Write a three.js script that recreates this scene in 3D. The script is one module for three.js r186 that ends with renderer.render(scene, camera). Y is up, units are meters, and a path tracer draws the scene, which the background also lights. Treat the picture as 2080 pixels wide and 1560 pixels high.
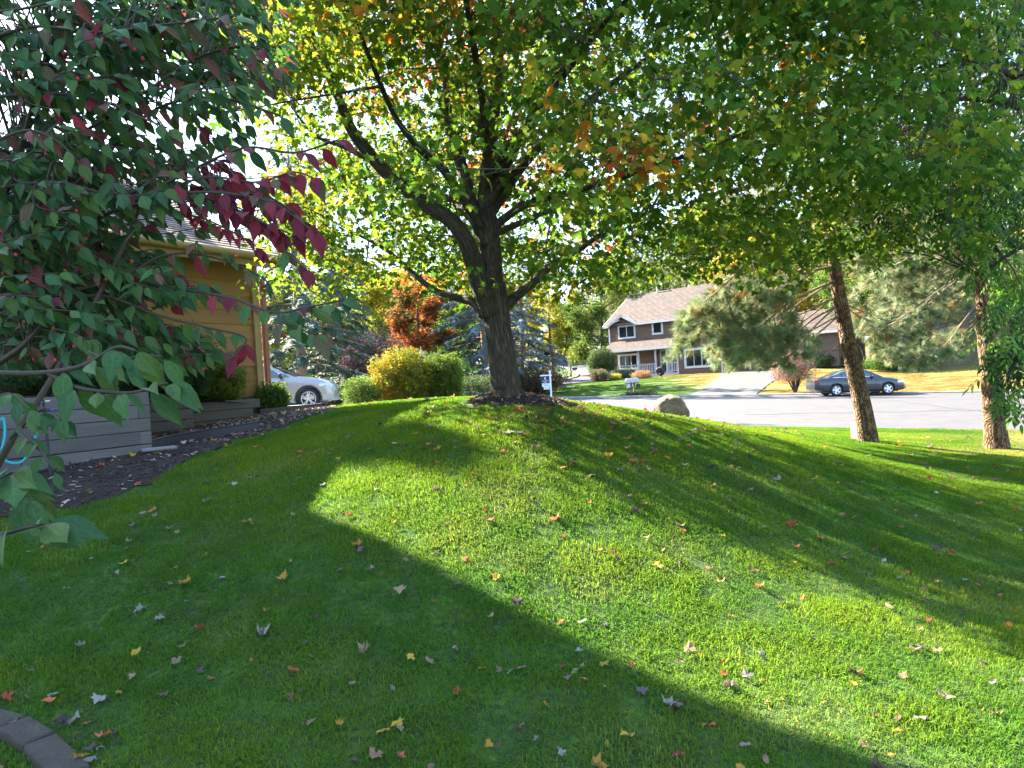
import * as THREE from 'three';
import { mergeGeometries, toCreasedNormals } from 'three/addons/utils/BufferGeometryUtils.js';
import { RoundedBoxGeometry } from 'three/addons/geometries/RoundedBoxGeometry.js';
import { ImprovedNoise } from 'three/addons/math/ImprovedNoise.js';
import { Brush, Evaluator, SUBTRACTION } from 'three-bvh-csg';

// ---------------------------------------------------------------- camera, sky, sun, exposure
const scene = new THREE.Scene();
const EYE = 1.6, FOCAL = 1500;                       // focal length in pixels of the 2080 x 1560 photograph
const camera = new THREE.PerspectiveCamera(2 * Math.atan(780 / FOCAL) * 180 / Math.PI, 4 / 3, 0.05, 2500);
camera.position.set(0, EYE, 0);
camera.rotation.order = 'YXZ';
camera.rotation.set(-0.40 * Math.PI / 180, 0, -3.5 * Math.PI / 180);
camera.updateMatrixWorld(true);

const renderer = new THREE.WebGLRenderer({ antialias: true });
renderer.setSize(1024, 768);
renderer.toneMapping = THREE.LinearToneMapping;
renderer.toneMappingExposure = 9.6;
renderer.shadowMap.enabled = true;

const SUN_AZ = 42 * Math.PI / 180, SUN_EL = 31.5 * Math.PI / 180;
const toSun = new THREE.Vector3(-Math.cos(SUN_AZ) * Math.cos(SUN_EL), Math.sin(SUN_EL), -Math.sin(SUN_AZ) * Math.cos(SUN_EL));
const sun = new THREE.DirectionalLight(new THREE.Color().setRGB(1, 0.9, 0.72), 5);
sun.name = 'sun';
sun.position.copy(toSun).multiplyScalar(120);
sun.castShadow = true;
sun.shadow.mapSize.set(4096, 4096);
Object.assign(sun.shadow.camera, { left: -70, right: 70, top: 70, bottom: -70, near: 1, far: 300 });
scene.add(sun, sun.target);

{ // a clear autumn afternoon sky: blue overhead, pale at the horizon, brighter towards the sun
  const W = 512, H = 256, data = new Float32Array(W * H * 4);
  for (let j = 0; j < H; j++) {
    const el = ((j + 0.5) / H - 0.5) * Math.PI, y = Math.sin(el);
    for (let i = 0; i < W; i++) {
      const az = ((i + 0.5) / W - 0.5) * 2 * Math.PI;
      const d = new THREE.Vector3(Math.cos(az) * Math.cos(el), y, Math.sin(az) * Math.cos(el));
      const c = Math.max(0, d.dot(toSun)), k = Math.pow(1 - Math.max(0, y), 3.2);
      const glow = 0.30 * Math.pow(c, 6) + 0.9 * Math.pow(c, 40);
      const rgb = [0.096 + 0.22 * k + 0.8 * glow, 0.167 + 0.236 * k + 0.76 * glow, 0.31 + 0.172 * k + 0.65 * glow];
      const o = (j * W + i) * 4, below = y < 0 ? 0.5 : 1;
      data[o] = rgb[0] * below; data[o + 1] = rgb[1] * below; data[o + 2] = rgb[2] * below; data[o + 3] = 1;
    }
  }
  const t = new THREE.DataTexture(data, W, H, THREE.RGBAFormat, THREE.FloatType);
  t.mapping = THREE.EquirectangularReflectionMapping; t.magFilter = THREE.LinearFilter; t.needsUpdate = true;
  scene.background = t; scene.environment = t;
}

// ---------------------------------------------------------------- helpers
const V = (x, y, z) => new THREE.Vector3(x, y, z);
const { lerp, clamp, smoothstep } = THREE.MathUtils;
const rngOf = (seed) => () => { seed = (seed + 0x6d2b79f5) | 0; let t = Math.imul(seed ^ (seed >>> 15), 1 | seed); t = (t + Math.imul(t ^ (t >>> 7), 61 | t)) ^ t; return ((t ^ (t >>> 14)) >>> 0) / 4294967296; };
const perlin = new ImprovedNoise();
const noise = (x, y, z = 0) => perlin.noise(x + 31.7, y + 17.3, z + 5.1);
const fbm = (x, y, z = 0, n = 4) => { let s = 0, a = 0.5; for (let i = 0; i < n; i++) { s += a * noise(x, y, z + i * 7.7); x *= 2.03; y *= 2.03; z *= 2.03; a *= 0.5; } return s; };
// tileable noise: u, v in 0..1, with the given number of cells
const tnoise = (u, v, cells, z = 0) => {
  const f = (a, b) => noise(a * cells, b * cells, z);
  const bx = smoothstep(u, 0, 1), by = smoothstep(v, 0, 1);
  return lerp(lerp(f(u, v), f(u - 1, v), bx), lerp(f(u, v - 1), f(u - 1, v - 1), bx), by);
};
const taken = new Map();
function numbered(name) { const n = taken.get(name) ?? 0; taken.set(name, n + 1); return n ? name + '_' + String(n).padStart(3, '0') : name; }
function tag(o, label, category, group, kind) {
  if (label) o.userData.label = label;
  if (category) o.userData.category = category;
  if (group) o.userData.group = group;
  if (kind) o.userData.kind = kind;
  return o;
}
const shade = (o) => { o.castShadow = o.receiveShadow = true; return o; };
function thing(name, label, category, pos, turn = 0, group) {
  const o = new THREE.Group(); o.name = numbered(name); scene.add(o);
  if (pos) o.position.copy(pos);
  o.rotation.y = turn; o.updateMatrixWorld(true);
  return tag(o, label, category, group);
}
function part(name, geo, mat, parent) {
  const g = Array.isArray(geo) ? merge(geo) : geo;
  const m = shade(new THREE.Mesh(g, mat)); m.name = name; parent.add(m); return m;
}
function solo(name, geo, mat, label, category, group) {
  const g = Array.isArray(geo) ? merge(geo) : geo;
  const m = shade(new THREE.Mesh(g, mat)); m.name = numbered(name); scene.add(m); return tag(m, label, category, group);
}
function structure(name, geo, mat, parent = scene) {
  const m = shade(new THREE.Mesh(Array.isArray(geo) ? merge(geo) : geo, mat)); m.name = parent === scene ? numbered(name) : name; parent.add(m);
  m.userData.kind = 'structure'; return m;
}
function merge(list) {
  const any = list.some((g) => !g.index), hasColor = list.every((g) => g.attributes.color);
  return mergeGeometries(list.map((g) => {
    const c = any && g.index ? g.toNonIndexed() : g.clone();
    for (const k of Object.keys(c.attributes)) if (!['position', 'normal', 'uv'].includes(k) && !(k === 'color' && hasColor)) c.deleteAttribute(k);
    if (!c.attributes.uv) c.setAttribute('uv', new THREE.BufferAttribute(new Float32Array(c.attributes.position.count * 2), 2));
    c.morphAttributes = {}; c.clearGroups();
    return c;
  }));
}
function copies(name, geo, mat, list, parent, kind) {   // list of [matrix, colour]
  const m = shade(new THREE.InstancedMesh(geo, mat, list.length));
  list.forEach(([mx, c], i) => { m.setMatrixAt(i, mx); if (c) m.setColorAt(i, c); });
  m.name = parent === scene ? numbered(name) : name; parent.add(m);
  if (kind) m.userData.kind = kind;
  return m;
}
// a point of the photograph at a given distance along the view, as a point of the place
const camQ = camera.quaternion.clone();
function ray(px, py) { const d = V((px - 1040) / FOCAL, -(py - 780) / FOCAL, -1).applyQuaternion(camQ); return d.divideScalar(-d.z); }
const at = (px, py, Z) => ray(px, py).multiplyScalar(Z).add(camera.position);
// [X, Z] of a plan drawing: X to the right, Z away from the camera
const P = (X, Z, y) => V(X, y, -Z);

// boxes with uv in metres
function box(w, h, d, x = 0, y = 0, z = 0, r = 0) {
  const g = r > 0 ? new RoundedBoxGeometry(w, h, d, 1, Math.min(r, w / 2.01, h / 2.01, d / 2.01)) : new THREE.BoxGeometry(w, h, d);
  boxUV(g, w, h, d); g.translate(x, y, z); return g;
}
let uvSeed = 1;
function boxUV(g) {
  const p = g.attributes.position, n = g.attributes.normal, uv = new Float32Array(p.count * 2), off = (uvSeed = (uvSeed * 16807) % 2147483647) / 2147483647 * 7;
  for (let i = 0; i < p.count; i++) {
    const nx = Math.abs(n.getX(i)), ny = Math.abs(n.getY(i)), nz = Math.abs(n.getZ(i)), x = p.getX(i), y = p.getY(i), z = p.getZ(i);
    const [u, v] = ny >= nx && ny >= nz ? [x, z] : nx >= nz ? [z, y] : [x, y];
    uv[i * 2] = u + off; uv[i * 2 + 1] = v + off * 1.7;
  }
  g.setAttribute('uv', new THREE.BufferAttribute(uv, 2));
}
// a flat polygon sheet, extruded: pts in (x, y), depth along z
function prism(pts, depth, z = 0) {
  const s = new THREE.Shape(pts.map(([x, y]) => new THREE.Vector2(x, y)));
  const g = new THREE.ExtrudeGeometry(s, { depth, bevelEnabled: false }); g.translate(0, 0, z); return g;
}
// a tapered tube along points: radii per point, uv in metres
function limb(pts, radii, sides = 8, bump = 0, seed = 0, capEnd = true) {
  const n = pts.length, pos = [], nor = [], uv = [], idx = [];
  let prevN = null, len = 0;
  for (let i = 0; i < n; i++) {
    const t = pts[Math.min(n - 1, i + 1)].clone().sub(pts[Math.max(0, i - 1)]).normalize();
    let nn = prevN ? prevN.clone().addScaledVector(t, -prevN.dot(t)) : (Math.abs(t.y) < 0.9 ? V(0, 1, 0) : V(1, 0, 0)).cross(t);
    if (nn.lengthSq() < 1e-8) nn = V(1, 0, 0).cross(t);
    nn.normalize(); prevN = nn;
    const b = t.clone().cross(nn);
    if (i) len += pts[i].distanceTo(pts[i - 1]);
    const rr = typeof radii === 'function' ? radii(i / (n - 1)) : radii[i];
    for (let k = 0; k <= sides; k++) {
      const a = k / sides * Math.PI * 2, kk = k % sides, aa = kk / sides * Math.PI * 2;
      const d = nn.clone().multiplyScalar(Math.cos(aa)).addScaledVector(b, Math.sin(aa));
      let r = rr;
      if (bump) r *= 1 + bump * noise(Math.cos(aa) * 1.6 + seed, Math.sin(aa) * 1.6, len * 1.4 + seed);
      const p = pts[i].clone().addScaledVector(d, r);
      pos.push(p.x, p.y, p.z); nor.push(d.x, d.y, d.z); uv.push(k / sides * Math.max(1, Math.round(rr * 6.28 / 0.25)) * 0.25 + seed * 0.13, len);
    }
  }
  for (let i = 0; i < n - 1; i++) for (let k = 0; k < sides; k++) { const a = i * (sides + 1) + k, c = a + sides + 1; idx.push(a, a + 1, c, a + 1, c + 1, c); }
  if (capEnd) for (const [i, flip] of [[0, 1], [n - 1, 0]]) {
    const c = pos.length / 3, t = pts[Math.min(n - 1, i + 1)].clone().sub(pts[Math.max(0, i - 1)]).normalize().multiplyScalar(flip ? -1 : 1);
    pos.push(pts[i].x, pts[i].y, pts[i].z); nor.push(t.x, t.y, t.z); uv.push(0, 0);
    for (let k = 0; k < sides; k++) { const a = i * (sides + 1) + k; flip ? idx.push(c, a + 1, a) : idx.push(c, a, a + 1); }
  }
  const g = new THREE.BufferGeometry();
  g.setAttribute('position', new THREE.Float32BufferAttribute(pos, 3)); g.setAttribute('normal', new THREE.Float32BufferAttribute(nor, 3)); g.setAttribute('uv', new THREE.Float32BufferAttribute(uv, 2)); g.setIndex(idx);
  if (bump) g.computeVertexNormals();
  return g;
}
const curvePts = (pts, n) => new THREE.CatmullRomCurve3(pts, false, 'centripetal').getPoints(n);
function geoFrom(pos, idx, uv) {
  const g = new THREE.BufferGeometry(); g.setAttribute('position', new THREE.Float32BufferAttribute(pos, 3)); g.setIndex(idx);
  g.setAttribute('uv', new THREE.Float32BufferAttribute(uv ?? new Float32Array(pos.length / 3 * 2), 2)); g.computeVertexNormals(); return g;
}
const lin = (r, g, b) => new THREE.Color().setRGB(r, g, b);
const mixc = (a, b, t) => a.clone().lerp(b, t);

// ---------------------------------------------------------------- textures
function tex(w, h, fn, srgb = true, rx = 1, ry = 1) {      // fn(u, v) -> [r, g, b] or a number, 0..1
  const d = new Uint8Array(w * h * 4);
  for (let j = 0; j < h; j++) for (let i = 0; i < w; i++) {
    let c = fn((i + 0.5) / w, (j + 0.5) / h); if (typeof c === 'number') c = [c, c, c];
    const o = (j * w + i) * 4; for (let k = 0; k < 3; k++) d[o + k] = clamp(c[k], 0, 1) * 255; d[o + 3] = 255;
  }
  const t = new THREE.DataTexture(d, w, h); t.wrapS = t.wrapT = THREE.RepeatWrapping; t.magFilter = THREE.LinearFilter; t.minFilter = THREE.LinearFilter;
  t.repeat.set(rx, ry); if (srgb) t.colorSpace = THREE.SRGBColorSpace; t.needsUpdate = true; return t;
}
const std = (o) => new THREE.MeshStandardMaterial({ roughness: 0.85, ...o });
const phys = (o) => new THREE.MeshPhysicalMaterial({ roughness: 0.8, ...o });
// ---------------------------------------------------------------- the lie of the land
const roadY = (X) => 0.10 - 0.035 * (X - 2.7);
const ROAD_NEAR = [[34, 9.5], [24, 11], [17, 12.8], [12.5, 15.2], [9.5, 17], [6.5, 19], [4, 22], [2, 26], [-1, 31], [-5, 36], [-12, 41], [-24, 46]];
const ROAD_FAR = [[40, 36], [32, 37.5], [26, 40], [20.5, 42.3], [16, 44.6], [11.5, 47], [7.5, 49], [2.7, 50.5], [-2, 52], [-7, 54], [-13, 56], [-24, 58]];
const CTRL = [
  // the lawn mound
  [0, -3, 0], [0, 0, 0], [-4, 0, 0.1], [4, 0, -0.05], [0, 3, 0.02], [1.9, 2.75, 0.02], [-2.2, 3.2, 0.07], [-3.7, 5.4, 0.62], [-5.5, 4, 0.5], [-3.3, 6.6, 0.80], [-4.4, 7.1, 0.98], [-3, 9, 1.12],
  [0, 4.3, 0.37], [0, 5.5, 0.76], [0, 6.5, 1.06], [-0.1, 8, 1.37], [-2.3, 10, 1.31], [1, 9.5, 1.19], [2.6, 11, 0.84], [4.7, 12.5, 0.36], [6.3, 13, 0.09], [8.4, 12.8, -0.13],
  [5.9, 8.5, -0.07], [3.6, 5.2, -0.08], [1.7, 4.6, 0.18], [2.05, 7.3, 0.78], [3.5, 9, 0.55], [-1.5, 5.6, 0.75], [7, 5, -0.25], [10, 9, -0.25], [12, 12.8, -0.24],
  // house side and drive
  [-7, 8, 1.2], [-9, 5, 1.0], [-6, 10.5, 1.2], [-4.6, 14, 1.22], [-9, 14, 1.25], [-12, 9, 1.2], [-4, 18, 1.08], [-7, 26, 0.92], [-3, 20.5, 1.0], [-12, 22, 1.0], [-14, 30, 0.9], [-1, 20.5, 0.85], [0.5, 15, 1.1],
  // down to the street
  [3.4, 16, 0.5], [2, 20, 0.35],
];
for (const [X, Z] of [...ROAD_NEAR, ...ROAD_FAR]) CTRL.push([X, Z, roadY(X)]);
for (const [X, Z] of [[20, 25], [10, 30], [3, 38], [-5, 46], [28, 25]]) CTRL.push([X, Z, roadY(X)]);
CTRL.push([0, 60, 0.45], [8, 58, 0.55], [9, 72, 1.0], [18.3, 64, 1.03], [26, 60, 0.95], [14, 55, 0.3], [20, 52, 0.1], [30, 52, 0.0], [34, 56, 0.35], [36, 45, -0.5], [45, 55, 0.3], [-8, 62, 0.8], [-20, 70, 1.2], [-40, 50, 1.5], [-40, 20, 1.5], [-35, -20, 0], [0, -40, -0.5], [40, -20, -1.2], [55, 15, -1.2], [80, 50, 0], [60, 100, 3], [15, 95, 1.6], [9, 110, 2.6], [0, 130, 4], [-30, 110, 3], [-70, 80, 3], [120, 120, 4], [-120, 120, 4], [-120, -60, 0], [120, -60, -2], [0, -120, 0], [0, 220, 7]);
const height = (() => {   // thin plate spline through the points above
  const n = CTRL.length, N = n + 3, A = Array.from({ length: N }, () => new Float64Array(N + 1)), K = (r2) => (r2 < 1e-12 ? 0 : r2 * Math.log(r2) * 0.5);
  for (let i = 0; i < n; i++) {
    for (let j = 0; j < n; j++) A[i][j] = K((CTRL[i][0] - CTRL[j][0]) ** 2 + (CTRL[i][1] - CTRL[j][1]) ** 2) + (i === j ? 0.02 : 0);
    A[i][n] = A[n][i] = 1; A[i][n + 1] = A[n + 1][i] = CTRL[i][0]; A[i][n + 2] = A[n + 2][i] = CTRL[i][1]; A[i][N] = CTRL[i][2];
  }
  for (let c = 0; c < N; c++) {
    let p = c; for (let r = c + 1; r < N; r++) if (Math.abs(A[r][c]) > Math.abs(A[p][c])) p = r;
    [A[c], A[p]] = [A[p], A[c]];
    for (let r = 0; r < N; r++) if (r !== c) { const f = A[r][c] / A[c][c]; if (f) for (let k = c; k <= N; k++) A[r][k] -= f * A[c][k]; }
  }
  const w = A.map((row, i) => row[N] / row[i]);
  return (X, Z) => {
    const far = Math.hypot(X, Z - 30), lim = 150, s = far > lim ? lim / far : 1, x = X * s, z = 30 + (Z - 30) * s;
    let y = w[n] + w[n + 1] * x + w[n + 2] * z;
    for (let i = 0; i < n; i++) { const dx = x - CTRL[i][0], dz = z - CTRL[i][1]; y += w[i] * K(dx * dx + dz * dz); }
    return y;
  };
})();
function inPoly(poly, X, Z) { let c = false; for (let i = 0, j = poly.length - 1; i < poly.length; j = i++) { const [xi, zi] = poly[i], [xj, zj] = poly[j]; if ((zi > Z) !== (zj > Z) && X < (xj - xi) * (Z - zi) / (zj - zi) + xi) c = !c; } return c; }
function polyDist(line, X, Z, closed) { let d = 1e9; for (let i = 0; i < line.length - (closed ? 0 : 1); i++) { const [ax, az] = line[i], [bx, bz] = line[(i + 1) % line.length], dx = bx - ax, dz = bz - az, t = clamp(((X - ax) * dx + (Z - az) * dz) / (dx * dx + dz * dz), 0, 1); d = Math.min(d, Math.hypot(X - ax - dx * t, Z - az - dz * t)); } return d; }
const smoothLine = (l, n) => new THREE.CatmullRomCurve3(l.map(([x, z]) => V(x, 0, z))).getPoints(n).map((p) => [p.x, p.z]);
// where the line of sight through a pixel meets the ground
function groundAt(px, py, from = 1.5) {
  const d = ray(px, py); let Z = from;
  for (; Z < 160; Z += Z < 20 ? 0.02 : 0.1) { const y = EYE + d.y * Z; if (y < height(d.x * Z, Z)) break; }
  return [d.x * Z, Z, height(d.x * Z, Z)];
}
// ---------------------------------------------------------------- materials
const T = {};
T.wood = tex(256, 256, (u, v) => { const g = 0.5 + 0.5 * tnoise(u, v, 4) * 0.6 + 0.35 * noise(u * 3, v * 90, 3) * (1 - Math.abs(2 * u - 1) * 0.3); return clamp(0.78 + 0.24 * (g - 0.5), 0, 1); });
T.woodBump = tex(256, 256, (u, v) => 0.5 + 0.4 * noise(Math.sin(u * 6.283) * 0.8, v * 70, Math.cos(u * 6.283) * 0.8), false);
T.grainy = tex(256, 256, (u, v) => { const a = tnoise(u, v, 60, 1), b = tnoise(u, v, 6, 2), c = tnoise(u, v, 24, 4); return clamp(0.80 + 0.22 * a + 0.14 * b + 0.10 * c, 0, 1); });
T.grainBump = tex(256, 256, (u, v) => 0.5 + 0.5 * tnoise(u, v, 64, 5), false);
const barkH = (u, v, ridges, long) => {
  const w = tnoise(u, v, 5, 9) * 0.5; const a = Math.abs(noise(Math.cos(u * 6.283) * ridges / 6.283 + w, Math.sin(u * 6.283) * ridges / 6.283 + w, Math.sin(v * 6.283) * long + 40) * 1.0 + 0.5 * noise(Math.cos(u * 6.283) * ridges / 3 + 9, Math.sin(u * 6.283) * ridges / 3, Math.cos(v * 6.283) * long * 2));
  return clamp(Math.pow(a * 2.2, 0.7), 0, 1);
};
T.barkMap = tex(512, 512, (u, v) => { const h = barkH(u, v, 44, 1.6), m = tnoise(u, v, 7, 3); return [0.30 + 0.22 * h + 0.08 * m, 0.27 + 0.20 * h + 0.08 * m, 0.23 + 0.16 * h + 0.05 * m]; });
T.barkBump = tex(512, 512, (u, v) => barkH(u, v, 44, 1.6), false);
T.plate = tex(512, 512, (u, v) => { const h = barkH(u, v, 14, 5), m = tnoise(u, v, 9, 3); return [0.30 + 0.40 * h + 0.1 * m, 0.24 + 0.34 * h + 0.09 * m, 0.19 + 0.27 * h + 0.07 * m]; });
T.plateBump = tex(512, 512, (u, v) => barkH(u, v, 14, 5), false);
T.asphalt = tex(512, 512, (u, v) => { const a = tnoise(u, v, 120, 1), b = tnoise(u, v, 5, 2), c = tnoise(u, v, 17, 3); return clamp(0.80 + 0.20 * a + 0.14 * b + 0.07 * c, 0, 1); });
T.shingle = tex(256, 256, (u, v) => { const i = Math.floor(u * 10 + Math.floor(v * 14) * 0.37), r = (Math.sin(i * 127.1 + Math.floor(v * 14) * 311.7) * 43758.5) % 1; const a = tnoise(u, v, 90, 3); return clamp(0.78 + 0.16 * r + 0.25 * a, 0, 1); });
T.soil = tex(512, 512, (u, v) => { const a = tnoise(u, v, 70, 1), b = tnoise(u, v, 9, 2), c = tnoise(u, v, 28, 6); return [0.27 + 0.16 * a + 0.08 * b + 0.06 * c, 0.36 + 0.18 * a + 0.10 * b + 0.08 * c, 0.11 + 0.08 * a + 0.03 * b]; });
T.mulch = tex(512, 512, (u, v) => { const a = tnoise(u, v, 60, 1), b = tnoise(u, v, 20, 2); return [0.19 + 0.16 * a + 0.05 * b, 0.135 + 0.13 * a + 0.04 * b, 0.11 + 0.11 * a + 0.04 * b]; });
T.rock = tex(512, 512, (u, v) => { const a = tnoise(u, v, 90, 1), b = tnoise(u, v, 5, 2), c = tnoise(u, v, 22, 3); return [0.62 + 0.2 * a + 0.16 * b + 0.12 * c, 0.58 + 0.2 * a + 0.15 * b + 0.11 * c, 0.53 + 0.2 * a + 0.12 * b + 0.10 * c]; });
const rep = (t, x, y = x) => { const c = t.clone(); c.repeat.set(x, y); c.needsUpdate = true; return c; };

const M = {
  ground: std({ map: rep(T.soil, 0.45), color: lin(0.62, 0.74, 0.5), roughness: 1, bumpMap: rep(T.grainBump, 3), bumpScale: 0.02, vertexColors: true }),
  mulch: std({ map: rep(T.mulch, 1.2), roughness: 1, bumpMap: rep(T.grainBump, 4), bumpScale: 0.02 }),
  asphalt: std({ map: rep(T.asphalt, 0.35), color: lin(0.098, 0.090, 0.093), roughness: 0.92, bumpMap: rep(T.grainBump, 3), bumpScale: 0.004 }),
  asphaltOld: std({ map: rep(T.asphalt, 0.4), color: lin(0.115, 0.11, 0.105), roughness: 0.95 }),
  concrete: std({ map: rep(T.grainy, 0.8), color: lin(0.42, 0.40, 0.36), roughness: 0.95, bumpMap: rep(T.grainBump, 4), bumpScale: 0.003 }),
  blockStone: std({ map: rep(T.grainy, 2.2), color: lin(0.105, 0.082, 0.06), roughness: 0.95, bumpMap: rep(T.grainBump, 8), bumpScale: 0.004 }),
  timber: [[0.235, 0.21, 0.20], [0.205, 0.185, 0.175], [0.26, 0.235, 0.22], [0.22, 0.20, 0.19]].map((c) => std({ map: rep(T.wood, 0.5, 1.4), color: lin(...c), roughness: 0.95, bumpMap: rep(T.woodBump, 0.5, 2), bumpScale: 0.004 })),
  timberDark: [[0.17, 0.15, 0.12], [0.15, 0.13, 0.105], [0.185, 0.16, 0.13]].map((c) => std({ map: rep(T.wood, 0.5, 1.4), color: lin(...c), roughness: 0.95, bumpMap: rep(T.woodBump, 0.5, 2), bumpScale: 0.004 })),
  ochre: [[0.36, 0.185, 0.045], [0.33, 0.17, 0.04], [0.385, 0.20, 0.05]].map((c) => std({ map: rep(T.wood, 0.4, 1.2), color: lin(...c), roughness: 0.75, bumpMap: rep(T.woodBump, 0.4, 1.5), bumpScale: 0.002 })),
  ochreTrim: std({ map: rep(T.wood, 0.4, 1.2), color: lin(0.46, 0.30, 0.12), roughness: 0.7 }),
  copper: std({ map: rep(T.grainy, 1), color: lin(0.34, 0.11, 0.045), roughness: 0.5, metalness: 0.1 }),
  brick: std({ map: rep(T.grainy, 2), color: lin(0.36, 0.12, 0.06), roughness: 0.9 }),
  shingle: std({ map: rep(T.shingle, 0.7, 0.5), color: lin(0.20, 0.13, 0.115), roughness: 0.95 }),
  shingleFar: std({ map: rep(T.shingle, 0.5, 0.4), color: lin(0.125, 0.090, 0.078), roughness: 0.95 }),
  taupe: std({ map: rep(T.wood, 0.3, 1), color: lin(0.22, 0.125, 0.08), roughness: 0.8 }),
  taupeDark: std({ map: rep(T.wood, 0.3, 1), color: lin(0.19, 0.125, 0.085), roughness: 0.8 }),
  white: std({ map: rep(T.grainy, 0.7), color: lin(0.80, 0.80, 0.80), roughness: 0.6 }),
  glassDark: phys({ color: lin(0.012, 0.015, 0.017), roughness: 0.06, specularIntensity: 0.55 }),
  carGlass: phys({ color: lin(0.05, 0.07, 0.075), roughness: 0.04, clearcoat: 1, clearcoatRoughness: 0.02 }),
  rubber: std({ color: lin(0.018, 0.017, 0.017), roughness: 0.85 }),
  black: std({ color: lin(0.02, 0.02, 0.022), roughness: 0.6 }),
  rim: std({ color: lin(0.62, 0.62, 0.63), roughness: 0.3, metalness: 0.7 }),
  silver: phys({ color: lin(0.30, 0.29, 0.27), metalness: 0.4, roughness: 0.38, clearcoat: 1, clearcoatRoughness: 0.06 }),
  navyPaint: phys({ color: lin(0.010, 0.017, 0.028), metalness: 0.3, roughness: 0.35, clearcoat: 1, clearcoatRoughness: 0.05 }),
  chrome: std({ color: lin(0.8, 0.8, 0.8), metalness: 1, roughness: 0.15 }),
  rock: std({ map: rep(T.rock, 1.3), color: lin(0.55, 0.50, 0.44), roughness: 0.95, bumpMap: rep(T.grainBump, 4), bumpScale: 0.012 }),
  bark: std({ map: rep(T.barkMap, 1.0, 0.7), color: lin(0.36, 0.335, 0.30), roughness: 1, bumpMap: rep(T.barkBump, 1.0, 0.7), bumpScale: 0.02 }),
  barkTwig: std({ color: lin(0.075, 0.055, 0.045), roughness: 0.95 }),
  pineBark: std({ map: rep(T.plate, 1.4, 0.45), color: lin(0.50, 0.44, 0.38), roughness: 1, bumpMap: rep(T.plateBump, 1.4, 0.45), bumpScale: 0.025 }),
  pineTwig: std({ color: lin(0.20, 0.14, 0.10), roughness: 0.95 }),
  bushBark: std({ map: rep(T.grainy, 6), color: lin(0.075, 0.052, 0.03), roughness: 0.9 }),
  hose: std({ color: lin(0.015, 0.28, 0.31), roughness: 0.4 }),
  bluePlastic: std({ color: lin(0.02, 0.05, 0.35), roughness: 0.4 }),
  plasticEdge: std({ color: lin(0.025, 0.022, 0.028), roughness: 0.45 }),
  pedestal: std({ color: lin(0.17, 0.19, 0.12), roughness: 0.6 }),
  leaf: phys({ color: lin(1, 1, 1), roughness: 1, transmission: 0.52, thickness: 0, specularIntensity: 0.12, side: THREE.DoubleSide }),
  leafGloss: phys({ color: lin(1, 1, 1), roughness: 1, transmission: 0.42, thickness: 0, specularIntensity: 0.2, clearcoat: 0.2, clearcoatRoughness: 0.4, side: THREE.DoubleSide }),
  needle: std({ color: lin(1, 1, 1), roughness: 0.75, side: THREE.DoubleSide }),
  pineNeedle: phys({ color: lin(1, 1, 1), roughness: 1, transmission: 0.3, thickness: 0, specularIntensity: 0.3, side: THREE.DoubleSide }),
  grass: phys({ color: lin(1, 1, 1), vertexColors: true, roughness: 1, transmission: 0.55, thickness: 0, specularIntensity: 0.08, side: THREE.DoubleSide }),
  dryLeaf: phys({ color: lin(1, 1, 1), roughness: 1, transmission: 0.25, thickness: 0, specularIntensity: 0.4, side: THREE.DoubleSide }),
};
// ---------------------------------------------------------------- ground, street, drives
const nearLine = smoothLine(ROAD_NEAR, 60), farLine = smoothLine(ROAD_FAR, 60);
const roadPoly = [...nearLine, ...farLine.slice().reverse()];
const BED = [[-8, 6.2], [-4.75, 5.65], ...[[180, 1030], [300, 985], [400, 930], [480, 896], [545, 880], [600, 858], [660, 840]].map(([x, y]) => groundAt(x, y).slice(0, 2)), [-2.7, 11.6], [-3.2, 12.6], [-5, 13], [-9, 8]];
const drive = [[-9.5, 16.5], [-5.2, 14.1], [-3.6, 13.4], [-2.2, 15], [-3.2, 22], [-3.5, 30], [-4, 36], [-11, 40], [-13, 30]];
const driveFar = [[10.9, 46.8], [14.2, 54], [18.5, 63.8], [22.6, 60.5], [18, 52], [14.6, 45]];
const softIn = (poly, X, Z, w) => (inPoly(poly, X, Z) ? smoothstep(polyDist(poly, X, Z, true), 0, w) : 0);
const mapleRing = (X, Z) => { const dx = X + 0.10, dz = Z - 8.05; const r = Math.hypot(dx / (dx > 0 ? 0.8 : 0.42), dz / 0.4); return r + 0.18 * noise(X * 3, Z * 3); };
const mulchLift = (X, Z) => 0.06 * smoothstep(1.1 - mapleRing(X, Z), 0, 0.8);
const surface = (X, Z) => height(X, Z) + mulchLift(X, Z);
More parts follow.
